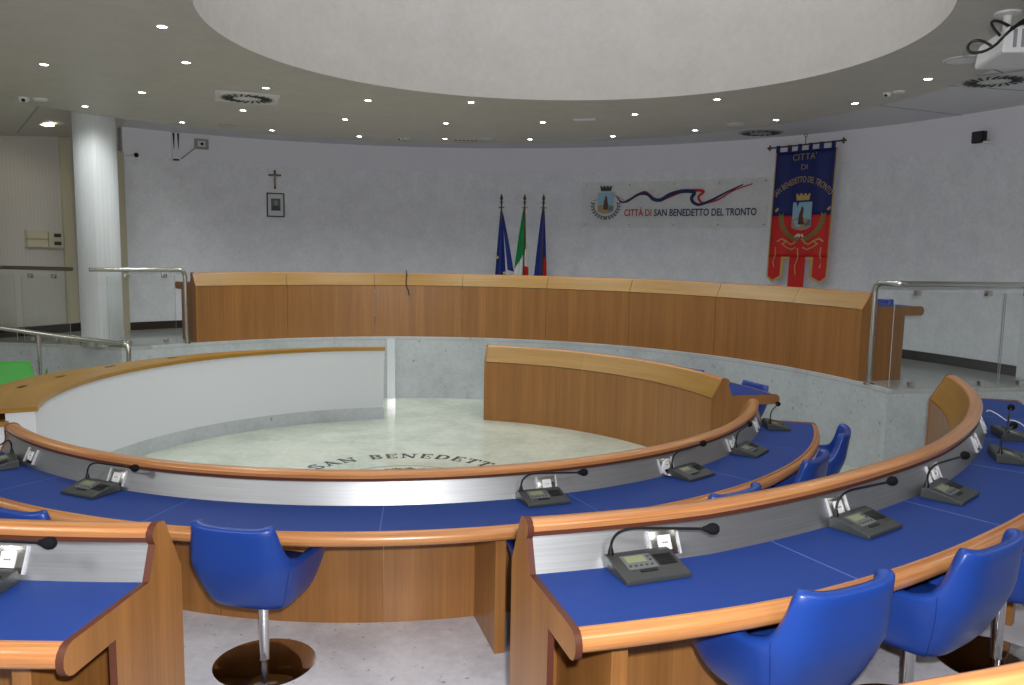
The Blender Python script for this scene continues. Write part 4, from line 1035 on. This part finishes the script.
# wall fittings high on the left and right
f = on_wall(127.0, 3.60); br = empty('wall_bracket', f(0, 0, 0)); tag(br, 'tall white bracket with two slots hanging high on the left wall', 'bracket')
m = MB(); m.plate(rect(-.05, -.20, .05, .19), f, .013, .07); sub(m.build('plate', M['band'], br, smooth=0))
for s in (-.032, .032): m = MB(); m.plate([(s-.016, .18), (s+.016, .18), (s+.004, -.05), (s-.004, -.05)], f, .07, .073); sub(m.build('slot', M['grille'], br, smooth=0))
m = MB(); m.plate(rect(-.04, -.215, .04, -.195), f, .014, .078); sub(m.build('clip', M['black'], br, smooth=0))
f = on_wall(123.8, 3.655); bx = empty('junction_box', f(0, 0, 0)); tag(bx, 'small junction box with a cable running to the white bracket', 'electrical box')
m = MB(); m.plate(rect(-.10, -.075, .10, .075), f, .013, .05); sub(m.build('box', plain('box_grey', (.30, .28, .28), .5), bx, smooth=0))
m = MB(); m.plate(rect(-.06, -.04, .05, .045), f, .05, .058); sub(m.build('cover', M['pwhite'], bx, smooth=0))
m = MB(); m.plate([(.022*cos(k*pi/6), .022*sin(k*pi/6)) for k in range(12)], f, .058, .07); sub(m.build('gland', M['black'], bx, smooth=0))
m = MB(); m.tube([f(-.08, -.05, .03), f(-.18, -.14, .025), f(-.30, -.24, .025)], .009, 8); sub(m.build('cable', M['joint'], bx))
f = on_wall(131.7, 3.42); sn = empty('wall_sensor', f(0, 0, 0)); tag(sn, 'tiny black sensor at the upper left end of the back wall', 'sensor')
m = MB(); m.ball(f(0, 0, .035), .034, 12); sub(m.build('body', M['black'], sn)); m = MB(); m.tube([f(-.14, -.015, .02), f(0, 0, .025)], .012, 8); sub(m.build('arm', M['pwhite'], sn))
f = on_wall(21.4, 3.51); spk = empty('wall_speaker', f(0, 0, 0)); tag(spk, 'small black loudspeaker fixed high on the right wall', 'speaker')
m = MB(); m.plate(rect(-.075, -.065, .075, .065), f, .05, .12); sub(m.build('cabinet', M['black'], spk, smooth=0, bevel=.01))
m = MB(); m.plate(rect(-.063, -.053, .063, .053), f, .12, .126); sub(m.build('grille', plain('speaker_cloth', (.035, .035, .04), .8), spk, smooth=0))
m = MB(); m.tube([f(.02, -.04, .0), f(.14, -.07, .06), f(.06, -.06, .1)], .016, 8); sub(m.build('bracket', M['pwhite'], spk))
# control boxes on the ribbed wall beside the column
dv = Vector((-9.1+6.22, 6.35-11.80, 0)).normalized(); nv = Vector((-dv.y, dv.x, 0)); nv = nv if nv.x > 0 else -nv
bp0 = Vector((-6.22, 11.80, 0))+dv*.62
def lf(s, t, d): return bp0-dv*s+nv*(.061+d)+Vector((0, 0, t))
cb = empty('control_box', lf(0, 2.2, 0)); tag(cb, 'cream control boxes on the left wall beside the column', 'electrical box')
m = MB(); m.plate(rect(-.26, 2.20, .02, 2.31), lf, .0, .07); m.plate(rect(-.26, 2.09, .02, 2.19), lf, 0, .07); sub(m.build('housing', M['cream'], cb, smooth=0))
for t in (2.225, 2.115):
    m = MB(); m.plate(rect(.03, t-.03, .24, t+.075), lf, 0, .08); sub(m.build('switch_unit', M['cream'], cb, smooth=0))
    m = MB(); m.plate(rect(.10, t, .20, t+.05), lf, .08, .086); sub(m.build('display', M['ink'], cb, smooth=0))

# ------------------------------------------------------------------ light
def lamp(name, kind, loc, energy, color=(1, 1, 1), **k):
    d = bpy.data.lights.new(name, kind); d.energy = energy; d.color = color
    for a, v in k.items(): setattr(d, a, v)
    o = bpy.data.objects.new(name, d); col.objects.link(o); o.location = loc; return o
for x, y, l, g_ in SP:
    o = lamp('spot_lamp', 'SPOT', (x, y, ZC-.02), 60 if l.endswith('column') else 22 if x > 1.5 else 44 if y > 9 else 34, (.97, 1., .97), spot_size=R(64 if l.endswith('column') else 150), spot_blend=.9, shadow_soft_size=.18)
    if l.endswith('column'): o.rotation_euler = (Vector((x, y, ZC))-Vector((-5.08, 9.93, 2.95))).to_track_quat('Z', 'Y').to_euler()
lamp('downlight_lamp', 'SPOT', (-5.97, 10.55, left_z(-5.97, 10.55)-.04), 5, (1, .9, .68), spot_size=R(150), spot_blend=.6, shadow_soft_size=.1)
# added fill spots behind the camera and at the sides, without fittings
for x, y, e_ in ((-5.2, 1.6, 150), (-6.8, 6, 60), (-3.5, .8, 130), (-1, 0, 110), (2, .5, 80), (4.8, 2.2, 30), (5.2, 4.8, 25), (-7.6, 8.6, 50)):
    lamp('fill_lamp', 'SPOT', (x, y, ZC-.03), e_, (1, .98, .95), spot_size=R(160), spot_blend=.7, shadow_soft_size=.4)
d = lamp('skylight', 'AREA', (CD.x, CD.y, 5.30), 27, (.93, .96, 1.), shape='DISK', size=4.2)
# the camera's flash
lamp('camera_flash', 'SPOT', (.06, -.02, 2.34), 420, (1., .99, 1.), spot_size=R(110), spot_blend=.6, shadow_soft_size=.03).rotation_euler = (R(84), 0, R(2))
w = bpy.data.worlds.new('World'); sc.world = w; w.use_nodes = True
w.node_tree.nodes['Background'].inputs[0].default_value = (.8, .85, 1, 1); w.node_tree.nodes['Background'].inputs[1].default_value = .05

# ------------------------------------------------------------------ camera
F, PITCH, ROLL = 812., R(6.72), R(.98)
cam = bpy.data.cameras.new('camera'); cam.sensor_fit = 'HORIZONTAL'; cam.sensor_width = 36; cam.lens = 36*F/1024; cam.clip_start = .05; cam.clip_end = 60
co = bpy.data.objects.new('camera', cam); col.objects.link(co)
cp, sp_ = cos(PITCH), sin(PITCH); cr_, sr = cos(ROLL), sin(ROLL)
fwd = Vector((0, cp, -sp_)); up0 = Vector((0, sp_, cp)); rt0 = Vector((1, 0, 0))
right = rt0*cr_+up0*sr; up = -rt0*sr+up0*cr_
co.matrix_world = Matrix(((right.x, up.x, -fwd.x, 0), (right.y, up.y, -fwd.y, 0), (right.z, up.z, -fwd.z, 2.2), (0, 0, 0, 1)))
sc.camera = co
sc.cycles.use_denoising = True
sc.cycles.max_bounces = 8; sc.cycles.transparent_max_bounces = 16
vs = sc.view_settings; vs.view_transform = 'Standard'; vs.look = 'None'; vs.gamma = 1; vs.exposure = .4; vs.use_curve_mapping = False
